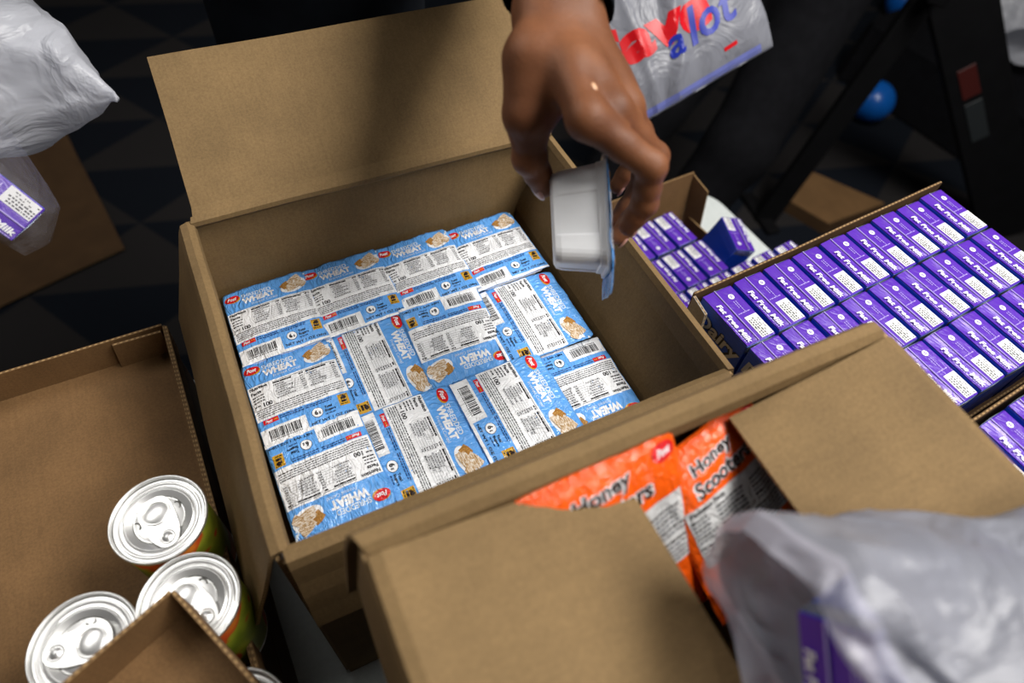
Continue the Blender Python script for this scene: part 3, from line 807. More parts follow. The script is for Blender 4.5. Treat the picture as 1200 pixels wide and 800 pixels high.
# ------------------------------------------------------------------ tins
def can_proto():
    root = thing('food_can', 'x', 'can', (0, 0, 0), group='tin cans in the brown tray')
    V, F = lathe([(.0, .0), (.034, .0), (.0362, .0012), (.0366, .004), (.0362, .0055), (.0362, .1025), (.0366, .1035)]); part('can_body', V, F, M['tin'], root, smooth=True)
    V, F = lathe([(.0364, .007), (.03655, .0072), (.03655, .1005), (.0364, .1007)], 64); part('paper_label', V, F, M['can_label'], root, smooth=True)
    prof = [(.0366, .1030), (.0380, .1035), (.0384, .1050), (.0384, .1068), (.0379, .1079), (.0370, .1080), (.0364, .1073), (.0360, .1048), (.0356, .1044), (.0332, .1044), (.0327, .1049), (.0318, .1050), (.0313, .1045), (.0270, .1044), (.0266, .1050), (.0262, .1050), (.0257, .1045), (.0205, .1044), (.0201, .1039), (.0196, .1037), (.0190, .1040), (.006, .1041), (0, .1042)]
    V, F = lathe(prof, 72); lid = part('can_lid', V, F, M['tin'], root, smooth=True)
    # score ring and two raised finger beads
    V, F = tube([(.0292 * math.cos(a), .0292 * math.sin(a), .1045) for a in np.linspace(-.9, 4.2, 60)], .00026, 5); part('score_line', V, F, M['tin_dark'], root)
    V, F = tube([(.0358 * math.cos(a), .0358 * math.sin(a), .1046) for a in np.linspace(0, 2 * math.pi, 64)[:-1]], .00042, 5, True); part('seam_line', V, F, M['tin_dark'], root)
    V, F = tube([(.0203 * math.cos(a), .0203 * math.sin(a), .1044) for a in np.linspace(.6, 5.7, 50)], .00030, 5); part('panel_line', V, F, M['tin_dark'], root)
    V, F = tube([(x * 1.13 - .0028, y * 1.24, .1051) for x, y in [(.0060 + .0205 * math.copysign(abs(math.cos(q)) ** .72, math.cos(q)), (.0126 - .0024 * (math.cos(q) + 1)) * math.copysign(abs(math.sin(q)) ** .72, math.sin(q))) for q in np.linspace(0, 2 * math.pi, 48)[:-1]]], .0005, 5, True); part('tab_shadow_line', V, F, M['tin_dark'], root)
    vf = [tube([(-.004 + .0034 * math.cos(a), s * .0165 + .0022 * math.sin(a), .1046) for a in np.linspace(.2, 3.6, 10)], .0006, 6) for s in (1, -1)]
    V, F, mi = merge(*vf); part('finger_bead', V, F, M['tin_dark'], root)
    # ring pull: rivet towards +x near the rim, wide end over the middle
    out = []
    for k in range(36):
        a = 2 * math.pi * k / 36; c, s = math.cos(a), math.sin(a)
        x = .0060 + .0205 * c; y = (.0122 - .0045 * (c + 1) / 2 * 1.1) * s
        x = .0060 + .0205 * math.copysign(abs(c) ** .72, c); y = (.0126 - .0024 * (c + 1)) * math.copysign(abs(s) ** .72, s)
        out.append((x, y))
    V, F = extrude_poly(out, .1052, .1063)
    rim = tube([(x, y, .1060) for x, y in out], .00075, 6, True)
    V, F, mi = merge((V, F), rim); tab = part('pull_tab', V, F, M['tin'], root); tab.scale = (1.12, 1.22, 1); tab.location = (-.0028, 0, 0)
    V, F = tube([(-.0022 + .0088 * math.cos(a), .0086 * math.sin(a), .1066) for a in np.linspace(0, 2 * math.pi, 36)[:-1]], .0009, 7, True); part('tab_ring', V, F, M['tin'], tab, smooth=True)
    V, F = lathe([(.0078, .1064), (.0070, .1070), (.0, .1071)], 32); part('tab_window', V, F, M['tin'], tab, smooth=True, loc=(-.0022, 0, 0))
    vf = lathe([(.0062, .1060), (.0061, .1068), (.0056, .1069), (.0053, .1064), (.0042, .1064), (.0038, .1074), (.0, .1076)], 32)
    part('rivet', vf[0], vf[1], M['tin'], root, smooth=True, loc=(.0190, 0, .0))
    V, F = tube([(.0190 + .0060 * math.cos(a), .0060 * math.sin(a), .1066) for a in np.linspace(0, 2 * math.pi, 30)[:-1]], .00035, 5, True); part('rivet_groove', V, F, M['tin_dark'], root)
    return root
CT = -.062
CB = CT - .108
tr = tray('cardboard_tray', 'large shallow brown tray at the left with three tin cans', (-.668, .172, CB - .004), math.radians(1.2), .402, .425, .04, .043, .043, .043, M['kraft_brown'])
V, F, mi, uv = sheet(rng_grid((.402, -.425, .0), (.402, 0, 0), (.404, -.003, .044), (.404, -.425, .044), 3, 10), -.0035, False); part('side_wall', V, F, [M['kraft_brown'], M['flute']], tr, mi, uv)
V, F, mi, uv = sheet(rng_grid((.345, -.003, .001), (.399, -.003, .001), (.399, -.004, .041), (.350, -.0035, .042), 3, 6), .003, True); part('corner_tab', V, F, [M['kraft_brown'], M['flute']], tr, mi, uv)
for k in range(2):
    zb = TZ + .107 * k
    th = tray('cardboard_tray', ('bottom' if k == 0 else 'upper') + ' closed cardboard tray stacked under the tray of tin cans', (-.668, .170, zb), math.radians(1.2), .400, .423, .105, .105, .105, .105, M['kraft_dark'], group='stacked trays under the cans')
    board('top_panel', (.003, -.420, .103), (.397, -.420, .103), (.397, -.003, .103), (.003, -.003, .103), .003, M['kraft_dark'], th)
can = can_proto()
def place_can(o, x, y, rz, lab, z=CB):
    o.location = (x, y, z + Z0); o.rotation_euler = (0, 0, rz); o['label'] = lab; return o
place_can(can, -.2885, -.0825, math.radians(-78), 'shiny pull-tab tin can standing alone at the back of the three')
place_can(dup(can), -.2785, -.1600, math.radians(-60), 'shiny tin can partly under the corner of the small front tray')
place_can(dup(can), -.3530, -.1600, math.radians(173), 'shiny tin can nearest the lower left corner, pull tab pointing left')
place_can(dup(can), -.2650, -.2600, math.radians(20), 'tin can mostly hidden under the small front tray, only its rim showing')
place_can(dup(can), -.3500, -.2700, math.radians(60), 'tin can hidden beneath the small brown front tray, farthest left')
FT = tray('cardboard_tray', 'small brown tray resting on the cans at the lower left edge', (-.562, -.298, CT + .0005), math.radians(24.6), .312, .20, .04, .044, .04, .046, M['kraft_brown'])

# ------------------------------------------------------------------ the box of orange bags
HZ = .12
hx0, hx1, hy0, hy1 = -.1445, .2385, -.60, -.2425
HH = HZ - TZ
hb = open_box('cardboard_box', 'near cardboard box of orange cereal bags, side flaps folded inward', (0, 0, TZ),
    [(HH, hx0, hx1, hy0, hy1), (HH - .06, hx0 - .008, hx1, hy0, hy1), (HH - .13, hx0 - .010, hx1 - .001, hy0, hy1), (.2, hx0 - .012, hx1 - .001, hy0, hy1), (0, hx0 - .012, hx1 - .001, hy0, hy1)], M['kraft'], seeds=6)
profile_flap('back_flap', [(hy1 - .006, HH - .010), (hy1 - .005, HH), (hy1 - .002, HH + .0032), (hy1 + .003, HH + .003), (hy1 + .0065, HH - .003), (hy1 + .009, HH - .02), (hy1 + .014, HH - .06), (hy1 + .019, HH - .10), (hy1 + .022, HH - .135)],
    'x', hx0 + .002, hx1 - .001, .0035, M['kraft'], hb, n=22, amp=.0012, seed=12, flip=True, lo2=hx0 - .020, hi2=hx1 - .004)
def fold_flap(nm, xh, pts, seed, ys):
    G = np.zeros((len(pts), 16, 3))
    for i, (x, z) in enumerate(pts):
        for j in range(16):
            q = j / 15; G[i, j] = (x, ys[i][0] * (1 - q) + ys[i][1] * q, z)
    V, F, mi, uv = sheet(wob(G, .0012, 9, seed), .0035, xh > 0); return part(nm, V, F, [M['kraft'], M['flute']], hb, mi, uv)
L = HH - HZ
fold_flap('left_flap', -1, [(hx0 - .001, HH - .004), (hx0 + .001, HH + .0025), (hx0 + .006, HH + .0035), (hx0 + .02, HH + .001), (hx0 + .06, HH - .004), (hx0 + .11, HH - .012), (hx0 + .160, HH - .022)], 21,
    [(hy0 + .004, hy1 - .010)] * 7)
fold_flap('right_flap', 1, [(hx1 + .001, HH - .004), (hx1 - .001, HH + .0025), (hx1 - .006, HH + .0035), (hx1 - .018, HH + .001), (hx1 - .05, HH - .006), (hx1 - .09, HH - .013), (hx1 - .132, HH - .021)], 22,
    [(hy0 + .004, hy1 - .010)] * 7)
board('layer_pad', (hx0 + .004, hy0 + .004, HH - .155), (hx1 - .005, hy0 + .004, HH - .155), (hx1 - .005, hy1 - .004, HH - .155), (hx0 + .004, hy1 - .004, HH - .155), .0035, M['kraft'], hb)

def bag_proto(seed, label, mat4):
    rnd = random.Random(seed); so = Vector((seed * 5.1, seed * 2.3, 0))
    root = thing('cereal_bag', label, 'cereal bag', (0, 0, 0), group='orange cereal bags in the near box')
    hu, hv = .066, .085
    def hz(u, v, sgn=1):
        a = max(0, 1 - (u / hu) ** 2) ** .6 * max(0, 1 - (v / hv) ** 4) ** .6
        z = sgn * .013 * a
        w = .35 + .65 * a
        z += .0030 * w * noise.noise(Vector((u * 34, v * 22, sgn)) + so) + .0016 * noise.noise(Vector((u * 80, v * 46, sgn * 2)) + so)
        z += .004 * noise.noise(Vector((u * 14, v * 12, 0)) + so)
        return z
    nu, nv = 34, 42; V = []; F = []; uvs = []
    for sgn in (1, -1):
        o = len(V)
        for j in range(nv + 1):
            for i in range(nu + 1):
                u = -hu + 2 * hu * i / nu; v = -hv + 2 * hv * j / nv; e = max(0, abs(v) - .077) / .008
                z = hz(u, v, sgn)
                if e > 0: z = z * (1 - e) + e * (.004 * noise.noise(Vector((u * 14, v * 12, 0)) + so) + .0014 * math.sin(u * 900) * 0 + sgn * .0004)
                V.append((u, v, z))
        for j in range(nv):
            for i in range(nu):
                q = o + j * (nu + 1) + i; f = (q, q + 1, q + nu + 2, q + nu + 1); F.append(f if sgn > 0 else f[::-1])
    n1 = (nv + 1) * (nu + 1); idx = np.arange(n1).reshape(nv + 1, nu + 1)
    lp = list(idx[0, :]) + list(idx[1:, -1]) + list(idx[-1, -2::-1]) + list(idx[-2:0:-1, 0])
    for k in range(len(lp)):
        a, b = lp[k], lp[(k + 1) % len(lp)]; F.append((a, a + n1, b + n1, b))
    part('film_bag', V, F, M['film_orange'], root, smooth=True)
    zg = grid_surf(np.array([p[2] for p in V[:(nu + 1) * (nv + 1)]]).reshape(nv + 1, nu + 1), -hu, hu, -hv, hv)
    surf = lambda u, v, o: (u, v, zg(u, v) + .0003 + o)
    for k, s in ((0, 1), (1, -1)):                                  # crimped end seams
        vf = [tube([(x, s * (.0785 + .0018 * q), surf(x, s * (.0785 + .0018 * q), .0002)[2]) for x in np.linspace(-.0655, .0655, 24)], .0005, 5) for q in range(3)]
        V, F, mi = merge(*vf); part('end_seam', V, F, M['film_orange'], root)
    p = Print(); p.rect(.002, .004, .116, .058, M['film_silver'], 1, step=.004); p.build('grey_panel', root, surf, .0003)
    p = Print(); p.rect(-.012, -.058, .060, .020, M['film_silver'], 1, step=.004); p.build('grey_panel', root, surf, .0003)
    p = Print()
    for q, (mt, b, g) in enumerate(((M['film_white'], .075, 1.05), (M['film_brown'], .03, 1.0))):
        p.text('Honey', -.006, .0625, .052 * g, .0150 * g, mt, 1 + q, b, .1, .06); p.text('Scooters', -.002, .0465, .072 * g, .0150 * g, mt, 1 + q, b, .1, .06)
    p.build('front_lettering', root, surf, .0003)
    p = Print(); p.disc(.052, .069, .0115, .0075, M['film_red'], 1); p.text('Post', .052, .069, .014, .0065, M['film_white'], 2, .03, .3)
    p.build('red_badge', root, surf, .0003); p = Print()
    p.rect(-.018, -.0370, .028, .0105, M['film_red'], 1); p.text('Post', -.018, -.0370, .016, .0070, M['film_white'], 2, .03, .3); p.build('red_strip', root, surf, .0003)
    p = Print()
    p.text('Nutrition Facts', -.032, .0290, .040, .0046, M['film_black'], 2, .03)
    for x0, x1 in ((-.0545, -.030), (-.026, .014), (.018, .058)):
        for k in range(6): p.lines(x0, x1 - rnd.uniform(0, .008), .0220 - k * .0042, .0018, M['film_black'] if k % 2 == 0 else M['film_grey'], 2, rnd, .002, .006, .0010)
    for k in range(5): p.lines(-.0545, .057, -.0055 - k * .0038, .0017, M['film_black'] if k == 0 else M['film_grey'], 2, rnd, .002, .007, .0010)
    p.build('black_print', root, surf, .0003); p = Print()
    x = -.040
    while x < .014:
        w = rnd.choice((.0007, .0011, .0016)); p.rect(x + w / 2, -.057, w, .015, M['film_black'], 2); x += w + rnd.choice((.0008, .0013))
    p.build('barcode', root, surf, .0003)
    root.matrix_world = mat4; return root
def frame(o, u, v):
    u = Vector(u).normalized(); n = u.cross(Vector(v)).normalized(); v = n.cross(u)
    m4 = Matrix.Identity(4)
    for i in range(3): m4[i][0] = u[i]; m4[i][1] = v[i]; m4[i][2] = n[i]; m4[i][3] = o[i] + (Z0 if i == 2 else 0)
    return m4
for sd_, lab, o, u, v, s in ((1, 'glossy orange cereal bag poking highest out of the near box, white glare on its panel', (.004, -.294, .062), (1, .05, .05), (-.31, .62, .78), .85),
                    (2, 'orange cereal bag behind the glossy one, its name in dark letters beside the right flap', (.097, -.297, .054), (1, .22, .06), (-.31, .70, .62), .76),
                    (3, 'orange cereal bag showing only a corner under the right cardboard flap', (.178, -.304, .034), (1, .10, .06), (-.31, .70, .65), .76)):
    bag_proto(sd_, lab, frame(o, u, v)).scale = (s, s, s)

# ------------------------------------------------------------------ plastic bags
def crumple(G, amp, sc, seed, ridged=.6):
    G = np.array(G, float); P2 = G.copy()
    for idx in np.ndindex(G.shape[:-1]):
        p = Vector(G[idx]); q = p * sc + Vector((seed * 3.1, seed, seed * 1.7))
        n1 = noise.noise_vector(q); r = 1 - 2 * abs(noise.noise(q * 1.7 + Vector((9, 2, 5)))); r2 = 1 - 2 * abs(noise.noise(q * 3.9))
        P2[idx] += np.array(n1) * amp * .7 + np.array(noise.noise_vector(q * .5)) * amp * .8 + np.array((r, -r * .4, r)) * amp * ridged * .5 + np.array((r2, r2, -r2)) * amp * .18
    return P2
def blob_bag(name, label, loc, sections, mat, amp, sc, seed, n=72, sub=6, thin=0):
    """sections: (centre, semi axis vector a, semi axis vector b) rings from mouth to base, lofted"""
    S = []
    secs = [tuple(np.array(x, float) for x in s) for s in sections]
    for k in range(len(secs) - 1):
        for q in range(sub):
            f = q / sub; f = f * f * (3 - 2 * f) * .4 + f * .6
            S.append(tuple(secs[k][i] * (1 - f) + secs[k + 1][i] * f for i in range(3)))
    S.append(secs[-1])
    G = np.zeros((len(S), n, 3))
    for i, (c, a, b) in enumerate(S):
        for k in range(n):
            t_ = 2 * math.pi * k / n; G[i, k] = c + a * math.cos(t_) + b * math.sin(t_)
    G = crumple(G, amp, sc, seed); V = (G.reshape(-1, 3) - np.array(loc)).tolist(); F = []
    for i in range(len(S) - 1):
        for k in range(n): F.append((i * n + k, i * n + (k + 1) % n, (i + 1) * n + (k + 1) % n, (i + 1) * n + k))
    F.append(tuple((len(S) - 1) * n + k for k in range(n)))
    root = thing(name, label, 'plastic bag', loc)
    part('bag_film', V, F, [mat, M['bag_thin']], root, [1 if k < thin * n else 0 for k in range(len(F))], smooth=True); return root
def pillow(name, root, u0, u1, v0, v1, hz, mat, nu, nv):
    V = []; F = []
    for sgn in (1, -1):
        o = len(V)
        for j in range(nv + 1):
            for i in range(nu + 1):
                u = u0 + (u1 - u0) * i / nu; v = v0 + (v1 - v0) * j / nv; V.append((u, v, hz(u, v, sgn)))
        for j in range(nv):
            for i in range(nu):
                q = o + j * (nu + 1) + i; f = (q, q + 1, q + nu + 2, q + nu + 1); F.append(f if sgn > 0 else f[::-1])
    n1 = (nv + 1) * (nu + 1); idx = np.arange(n1).reshape(nv + 1, nu + 1)
    lp = list(idx[0, :]) + list(idx[1:, -1]) + list(idx[-1, -2::-1]) + list(idx[-2:0:-1, 0])
    for k in range(len(lp)):
        a, b = lp[k], lp[(k + 1) % len(lp)]; F.append((a, a + n1, b + n1, b))
    return part(name, V, F, mat, root, smooth=True)
# shopping bag held up behind the box
sb = thing('shopping_bag', 'white plastic shopping bag with large red and blue lettering, held up behind the hand', 'shopping bag', (0, 0, 0))
sb.matrix_world = frame((.493, .346, -.167), (.94, .02, .34), (-.19, .70, .69))
def hs(u, v, sgn):
    a = max(0, 1 - ((u - .09) / .16) ** 2) ** .5 * min(1, max(0, v) / .05) ** .6
    z = sgn * (.030 * a + .001)
    z += .010 * noise.noise(Vector((u * 9, v * 7, 3))) + .006 * noise.noise(Vector((u * 26, v * 13, sgn)))
    r = 1 - min(1, abs((u - .055) - .30 * v + .012 * noise.noise(Vector((v * 20, 0, 0)))) / .020)
    z += .012 * max(0, r) * min(1, max(0, v + .02) / .05)
    r = 1 - min(1, abs((u - .015) - .1 * v) / .012); z += .005 * max(0, r)
    return z
pillow('bag_film', sb, -.065, .235, 0, .36, hs, M['bag_shaded'], 60, 72)
hsg = grid_surf(np.array([[hs(-.065 + .3 * i / 60, .36 * j / 72, 1) for i in range(61)] for j in range(73)]), -.065, .235, 0, .36)
ssurf = lambda u, v, o: (u, v, hsg(u, v) + .0004 + o)
p = Print(); p.text('Save', .048, .116, .205, .064, M['bag_red'], 1, .05, .1, -.04); p.build('red_lettering', sb, ssurf, .0004); p = Print(); p.rect(.160, .036, .024, .006, M['bag_red'], 1, rot=.05); p.build('red_dash', sb, ssurf, .0004)
p = Print(); p.text('a', .074, .078, .028, .030, M['bag_blue'], 2, .02, .3, .05); p.build('blue_lettering', sb, ssurf, .0004)
p = Print(); p.text('lot', .146, .094, .092, .054, M['bag_blue'], 2, .02, .3, .08); p.build('blue_lettering', sb, ssurf, .0004)
p = Print(); p.rect(.085, .009, .250, .012, M['bag_band'], 1, step=.008); p.build('bottom_band', sb, ssurf, .0004)
vf = [tube([(-.02 + s, .36, 0), (-.01 + s, .42, .01), (.03 + s * .6, .47, .01), (.06 + s * .5, .42, .0), (.07 + s, .36, 0)], .008, 8, flat=.35) for s in (0, .08)]
V, F, mi = merge(*vf); part('handle', V, F, M['bag'], sb, smooth=True)
# bag at the upper left, its tied corner pointing right
A1 = np.array((.6, .8, 0)); B1v = np.array((.8, -.6, 0)); Zv = np.array((0, 0, 1.0))
blob_bag('plastic_bag', 'white plastic bag at the upper left corner with a tied corner pointing right', (-.44, .54, -.05),
    [((-.47, .55, .31), A1 * .03, B1v * .03), ((-.48, .56, .22), A1 * .10, B1v * .09), ((-.47, .57, .10), A1 * .15, B1v * .08 + Zv * .06), ((-.40, .53, .05), A1 * .12, Zv * .15), ((-.325, .455, .012), A1 * .065, Zv * .092), ((-.275, .42, .004), A1 * .022, Zv * .035), ((-.246, .401, .001), A1 * .004, Zv * .006), ((-.236, .394, .001), A1 * .003, Zv * .003)],
    M['bag'], .024, 9, 3)
cz = Vector((.25, -.77, .58)).normalized(); cy_ = Vector((-.532, .792, .30)); cy_ = (cy_ - cz * cy_.dot(cz)).normalized(); cx_ = cy_.cross(cz)
mx = Matrix.Identity(4)
for i in range(3): mx[i][0] = cx_[i]; mx[i][1] = cy_[i]; mx[i][2] = cz[i]
ctop = Vector((-.329, .171, .088)); mx.translation = ctop - cz * CH + Vector((0, 0, Z0))
place_carton(mx, 'purple milk carton at the left edge under the white bag', None)
cc = np.array(ctop - cz * CH * .5); cz_ = np.array(cz); cx_ = np.array(cx_); cy_ = np.array(cy_)
blob_bag('plastic_bag', 'thin clear plastic bag around a purple milk carton at the left edge', tuple(cc),
    [((-.50, .24, .34), A1 * .02, B1v * .02), (cc + cx_ * .05 + cy_ * .06 + cz_ * .03, cy_ * .03, cz_ * .04), (cc + cx_ * .028 + cy_ * .01, cy_ * .052, cz_ * .066), (cc, cy_ * .056, cz_ * .070), (cc - cx_ * .024, cy_ * .050, cz_ * .064), (cc - cx_ * .030, cy_ * .02, cz_ * .02)], M['bag_clear'], .004, 14, 5, n=48)
# big bag in the near right corner, lying on the folded flap
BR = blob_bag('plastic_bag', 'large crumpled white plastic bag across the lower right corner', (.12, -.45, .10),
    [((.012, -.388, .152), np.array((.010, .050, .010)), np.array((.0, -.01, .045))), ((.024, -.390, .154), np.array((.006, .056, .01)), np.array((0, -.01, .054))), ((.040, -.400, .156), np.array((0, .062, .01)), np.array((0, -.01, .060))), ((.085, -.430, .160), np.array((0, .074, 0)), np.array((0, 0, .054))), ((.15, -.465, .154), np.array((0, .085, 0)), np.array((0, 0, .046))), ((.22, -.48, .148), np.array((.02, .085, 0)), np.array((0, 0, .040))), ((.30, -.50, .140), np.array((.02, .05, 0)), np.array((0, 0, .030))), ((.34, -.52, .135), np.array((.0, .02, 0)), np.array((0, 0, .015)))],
    M['bag_shaded'], .020, 13, 8, n=96, sub=9, thin=12)
cz = Vector((-.93, -.10, .34)).normalized(); cy_ = Vector((.313, .745, .588)); cy_ = (cy_ - cz * cy_.dot(cz)).normalized(); cx_ = cy_.cross(cz)
mx = Matrix.Identity(4)
for i in range(3): mx[i][0] = cx_[i]; mx[i][1] = cy_[i]; mx[i][2] = cz[i]
mx.translation = Vector((.036, -.412, .146 + Z0)) - cz * CH
place_carton(mx, 'purple milk carton showing through the mouth of the big near bag', None)

# ------------------------------------------------------------------ people
def body_mesh(prims, lo, hi, h, k, cuts=(), shell=None):
    def fn(P):
        f = None
        for pr in prims:
            d = cone(P, *pr[1:5]) if pr[0] == 'c' else ell(P, pr[1], pr[2])
            kk = pr[5] if pr[0] == 'c' and len(pr) > 5 else k
            f = d if f is None else smin(f, d, kk)
        if shell is not None:
            g = None
            for pr in shell:
                d = cone(P, *pr[1:5]); g = d if g is None else np.minimum(g, d)
            f = np.maximum(f, -g)
        for p, n in cuts: f = np.maximum(f, (P - np.array(p, np.float32)) @ np.array(n, np.float32))
        return f
    return nets(fn, lo, hi, h)
# hand reaching in: back of a left hand, thumb on the tub, fingers on the lid
Wc = np.array((.1097, .0378, .2340)); El = np.array((.2150, .2700, .2750))
ax = (Wc - El) / np.linalg.norm(Wc - El); sd = np.array((.0511, -.0244, .0038)); sd /= np.linalg.norm(sd)
J = dict(
    i=[(.0793, -.0640, .2180), (.1185, -.0950, .1905), (.1192, -.0985, .1590), (.1115, -.0970, .1375)],
    m=[(.1040, -.0570, .2130), (.1425, -.0690, .1720), (.1420, -.0740, .1310), (.1225, -.0765, .1045)],
    r=[(.1260, -.0420, .2010), (.1600, -.0430, .1530), (.1570, -.0470, .1160), (.1380, -.0520, .0930)],
    p=[(.1400, -.0200, .1900), (.1690, -.0170, .1500), (.1670, -.0200, .1240), (.1520, -.0240, .1040)],
    t=[(.0745, .0080, .2200), (.0640, -.0120, .1905), (.0645, -.0190, .1560), (.0775, -.0240, .1290)])
RAD = dict(i=(.0128, .0105, .0092, .0078), m=(.0130, .0106, .0094, .0080), r=(.0122, .0100, .0090, .0076), p=(.0108, .0088, .0080, .0068), t=(.0170, .0145, .0128, .0100))
def hand_fn(P):
    w1, w2 = Wc - sd * .0135, Wc + sd * .0135; e1, e2 = Wc - ax * .11 - sd * .012, Wc - ax * .11 + sd * .012
    f = smin(cone(P, w1, e1, .0195, .0240), cone(P, w2, e2, .0185, .0240), .02)
    for q, s in (('i', -.010), ('m', -.002), ('r', .007), ('p', .013)):
        f = smin(f, cone(P, Wc + sd * s, J[q][0], .0165, RAD[q][0] + .0008), .010)
    palm = (np.array(J['i'][0]) + np.array(J['p'][0]) + Wc * 1.2) / 3.2 + np.array((.006, .004, -.016))
    f = smin(f, ell(P, palm, (.030, .034, .020)), .014)
    f = smin(f, cone(P, Wc - sd * .012, J['t'][0], .0170, .0175), .016)
    f = smin(f, cone(P, J['t'][0], J['t'][1], .0180, .0150), .016)
    f = smin(f, cone(P, np.array(J['i'][0]) * .55 + Wc * .45, J['t'][1], .0110, .0110), .018)   # web of the thumb
    out = None
    for q in 'imrpt':
        g = None
        for a in range(3):
            d = cone(P, J[q][a], J[q][a + 1], RAD[q][a] * .97, RAD[q][a + 1]); g = d if g is None else smin(g, d, .004)
            mid = (np.array(J[q][a]) * .45 + np.array(J[q][a + 1]) * .55)
            g = smin(g, np.linalg.norm(P - mid.astype(np.float32), axis=-1) - RAD[q][a + 1] * 1.02, .004)
        for a in (1, 2): g = smin(g, np.linalg.norm(P - np.array(J[q][a], np.float32), axis=-1) - RAD[q][a] * 1.07, .003)
        g = smin(f, g, .009 if q != 't' else .012); out = g if out is None else np.minimum(out, g)
    return out
HV, HF = nets(hand_fn, (.035, -.125, .072), (.205, .115, .270), .0017)
bp = [('c', (.04, .56, -.15), (.04, .55, .15), .125, .13), ('c', (.04, .55, .15), (.04, .53, .36), .14, .12), ('c', (-.12, .53, .40), (.20, .52, .40), .06, .06), ('c', (.04, .52, .40), (.04, .49, .50), .055, .052),
      ('e', (.04, .465, .585), (.075, .095, .115)), ('c', (.04, .37, .565), (.04, .385, .585), .014, .012, .015), ('c', (.04, .40, .50), (.04, .41, .52), .035, .04, .02), ('c', (-.038, .475, .58), (-.042, .48, .595), .012, .014, .008), ('c', (.118, .475, .58), (.122, .48, .595), .012, .014, .008),
      ('c', (.22, .51, .40), El, .052, .042), ('c', tuple(El), tuple(Wc - ax * .085), .042, .031),
      ('c', (-.14, .53, .40), (-.30, .66, .18), .052, .042), ('c', (-.30, .66, .18), (-.42, .54, .31), .042, .028), ('c', (-.42, .54, .31), (-.45, .53, .33), .034, .030),
      ('c', (-.45, .50, .34), (-.48, .50, .31), .011, .010, .006), ('c', (-.46, .525, .345), (-.49, .525, .31), .011, .010, .006), ('c', (-.46, .55, .345), (-.49, .55, .31), .011, .010, .006), ('c', (-.455, .575, .34), (-.48, .575, .31), .010, .009, .006), ('c', (-.43, .50, .31), (-.455, .48, .29), .013, .010, .008),
      ('c', (.12, .56, -.18), (.14, .54, -.64), .085, .058), ('c', (.14, .54, -.64), (.15, .60, -1.06), .055, .036), ('c', (-.05, .56, -.18), (-.08, .54, -.64), .085, .058), ('c', (-.08, .54, -.64), (-.10, .60, -1.06), .055, .036)]
BV, BF = body_mesh(bp, (-.56, .15, -1.12), (.34, .80, .74), .012, .03)
p1 = thing('person', 'person in black reaching over the box flap to lower a white cup', 'person', (.04, .56, -1.13))
o1 = np.array((.04, .56, -1.13))
V = np.concatenate([HV, BV]) - o1; F = HF.tolist() + [tuple(int(i) + len(HV) for i in f) for f in BF]
part('body', V, F, M['skin'], p1, smooth=True)
def clothing(name, prims, lo, hi, h, k, org, parent, mat, cuts=(), shell=None):
    V, F = body_mesh(prims, lo, hi, h, k, cuts, shell); return part(name, V - np.array(org), F.tolist(), mat, parent, smooth=True)
clothing('black_shirt', [('c', (.04, .56, -.20), (.04, .55, .15), .142, .148), ('c', (.04, .55, .15), (.04, .53, .34), .158, .135), ('c', (-.12, .53, .395), (.20, .52, .395), .076, .076), ('c', (.22, .51, .395), El, .070, .062),
      ('c', (-.14, .53, .395), (-.30, .66, .18), .068, .058), ('c', (-.30, .66, .18), (-.40, .555, .29), .056, .040)],
      (-.50, .20, -.40), (.36, .80, .50), .012, .03, o1, p1, M['navy_cloth'])
c0 = Wc - ax * .004
clothing('shirt_cuff', [('c', tuple(c0 - sd * .013), tuple(El), .0285, .060, .02), ('c', tuple(c0 + sd * .013), tuple(El), .0285, .060, .02)], (.05, -.03, .17), (.30, .34, .36), .003, .02, o1, p1, M['navy_cloth'],
      cuts=[(tuple(c0 - ax * .002), tuple(ax * .93 + np.array((-.2, .1, -.28))))], shell=[('c', tuple(c0 - sd * .013 + ax * .03), tuple(c0 - ax * .07 - sd * .012), .0245, .030), ('c', tuple(c0 + sd * .013 + ax * .03), tuple(c0 - ax * .07 + sd * .012), .0245, .030)])
clothing('black_trousers', [('c', (.04, .56, -.12), (.04, .56, -.22), .150, .150), ('c', (.12, .56, -.2), (.14, .545, -.64), .105, .082), ('c', (.14, .545, -.64), (.15, .60, -1.05), .082, .068), ('c', (-.05, .56, -.2), (-.08, .545, -.64), .105, .082), ('c', (-.08, .545, -.64), (-.10, .60, -1.05), .082, .068)],
      (-.26, .36, -1.13), (.34, .76, .06), .012, .03, o1, p1, M['black_cloth'], cuts=[((0, 0, -1.09), (0, 0, -1))])
def shoe(parent, org, x, y, dx, dy):
    V, F = body_mesh([('c', (x, y, -1.10), (x + dx * .5, y + dy * .5, -1.095), .040, .040), ('c', (x + dx * .5, y + dy * .5, -1.095), (x + dx, y + dy, -1.105), .042, .030)], (x - .3, y - .3, -1.16), (x + .3, y + .3, -1.0), .008, .02, cuts=[((0, 0, -1.128), (0, 0, -1))])
    part('shoe', V - np.array(org), F.tolist(), M['shoe'], parent, smooth=True)
shoe(p1, o1, .15, .63, .0, -.18); shoe(p1, o1, -.10, .63, -.03, -.18)
V, F = body_mesh([('e', (.04, .485, .60), (.082, .098, .112))], (-.1, .35, .4), (.2, .65, .8), .010, .02, cuts=[((.04, .43, .60), (0, -.75, -.66))]); part('hair', V - o1, F.tolist(), M['hair'], p1, smooth=True)
V, F = lathe([(.0, .0024), (.0035, .0022), (.0058, .0012), (.0066, 0)], 16)
rayd = CAM_R[0] * .125 + CAM_R[1] * (-.37875) + CAM_R[2]; rayd /= np.linalg.norm(rayd)
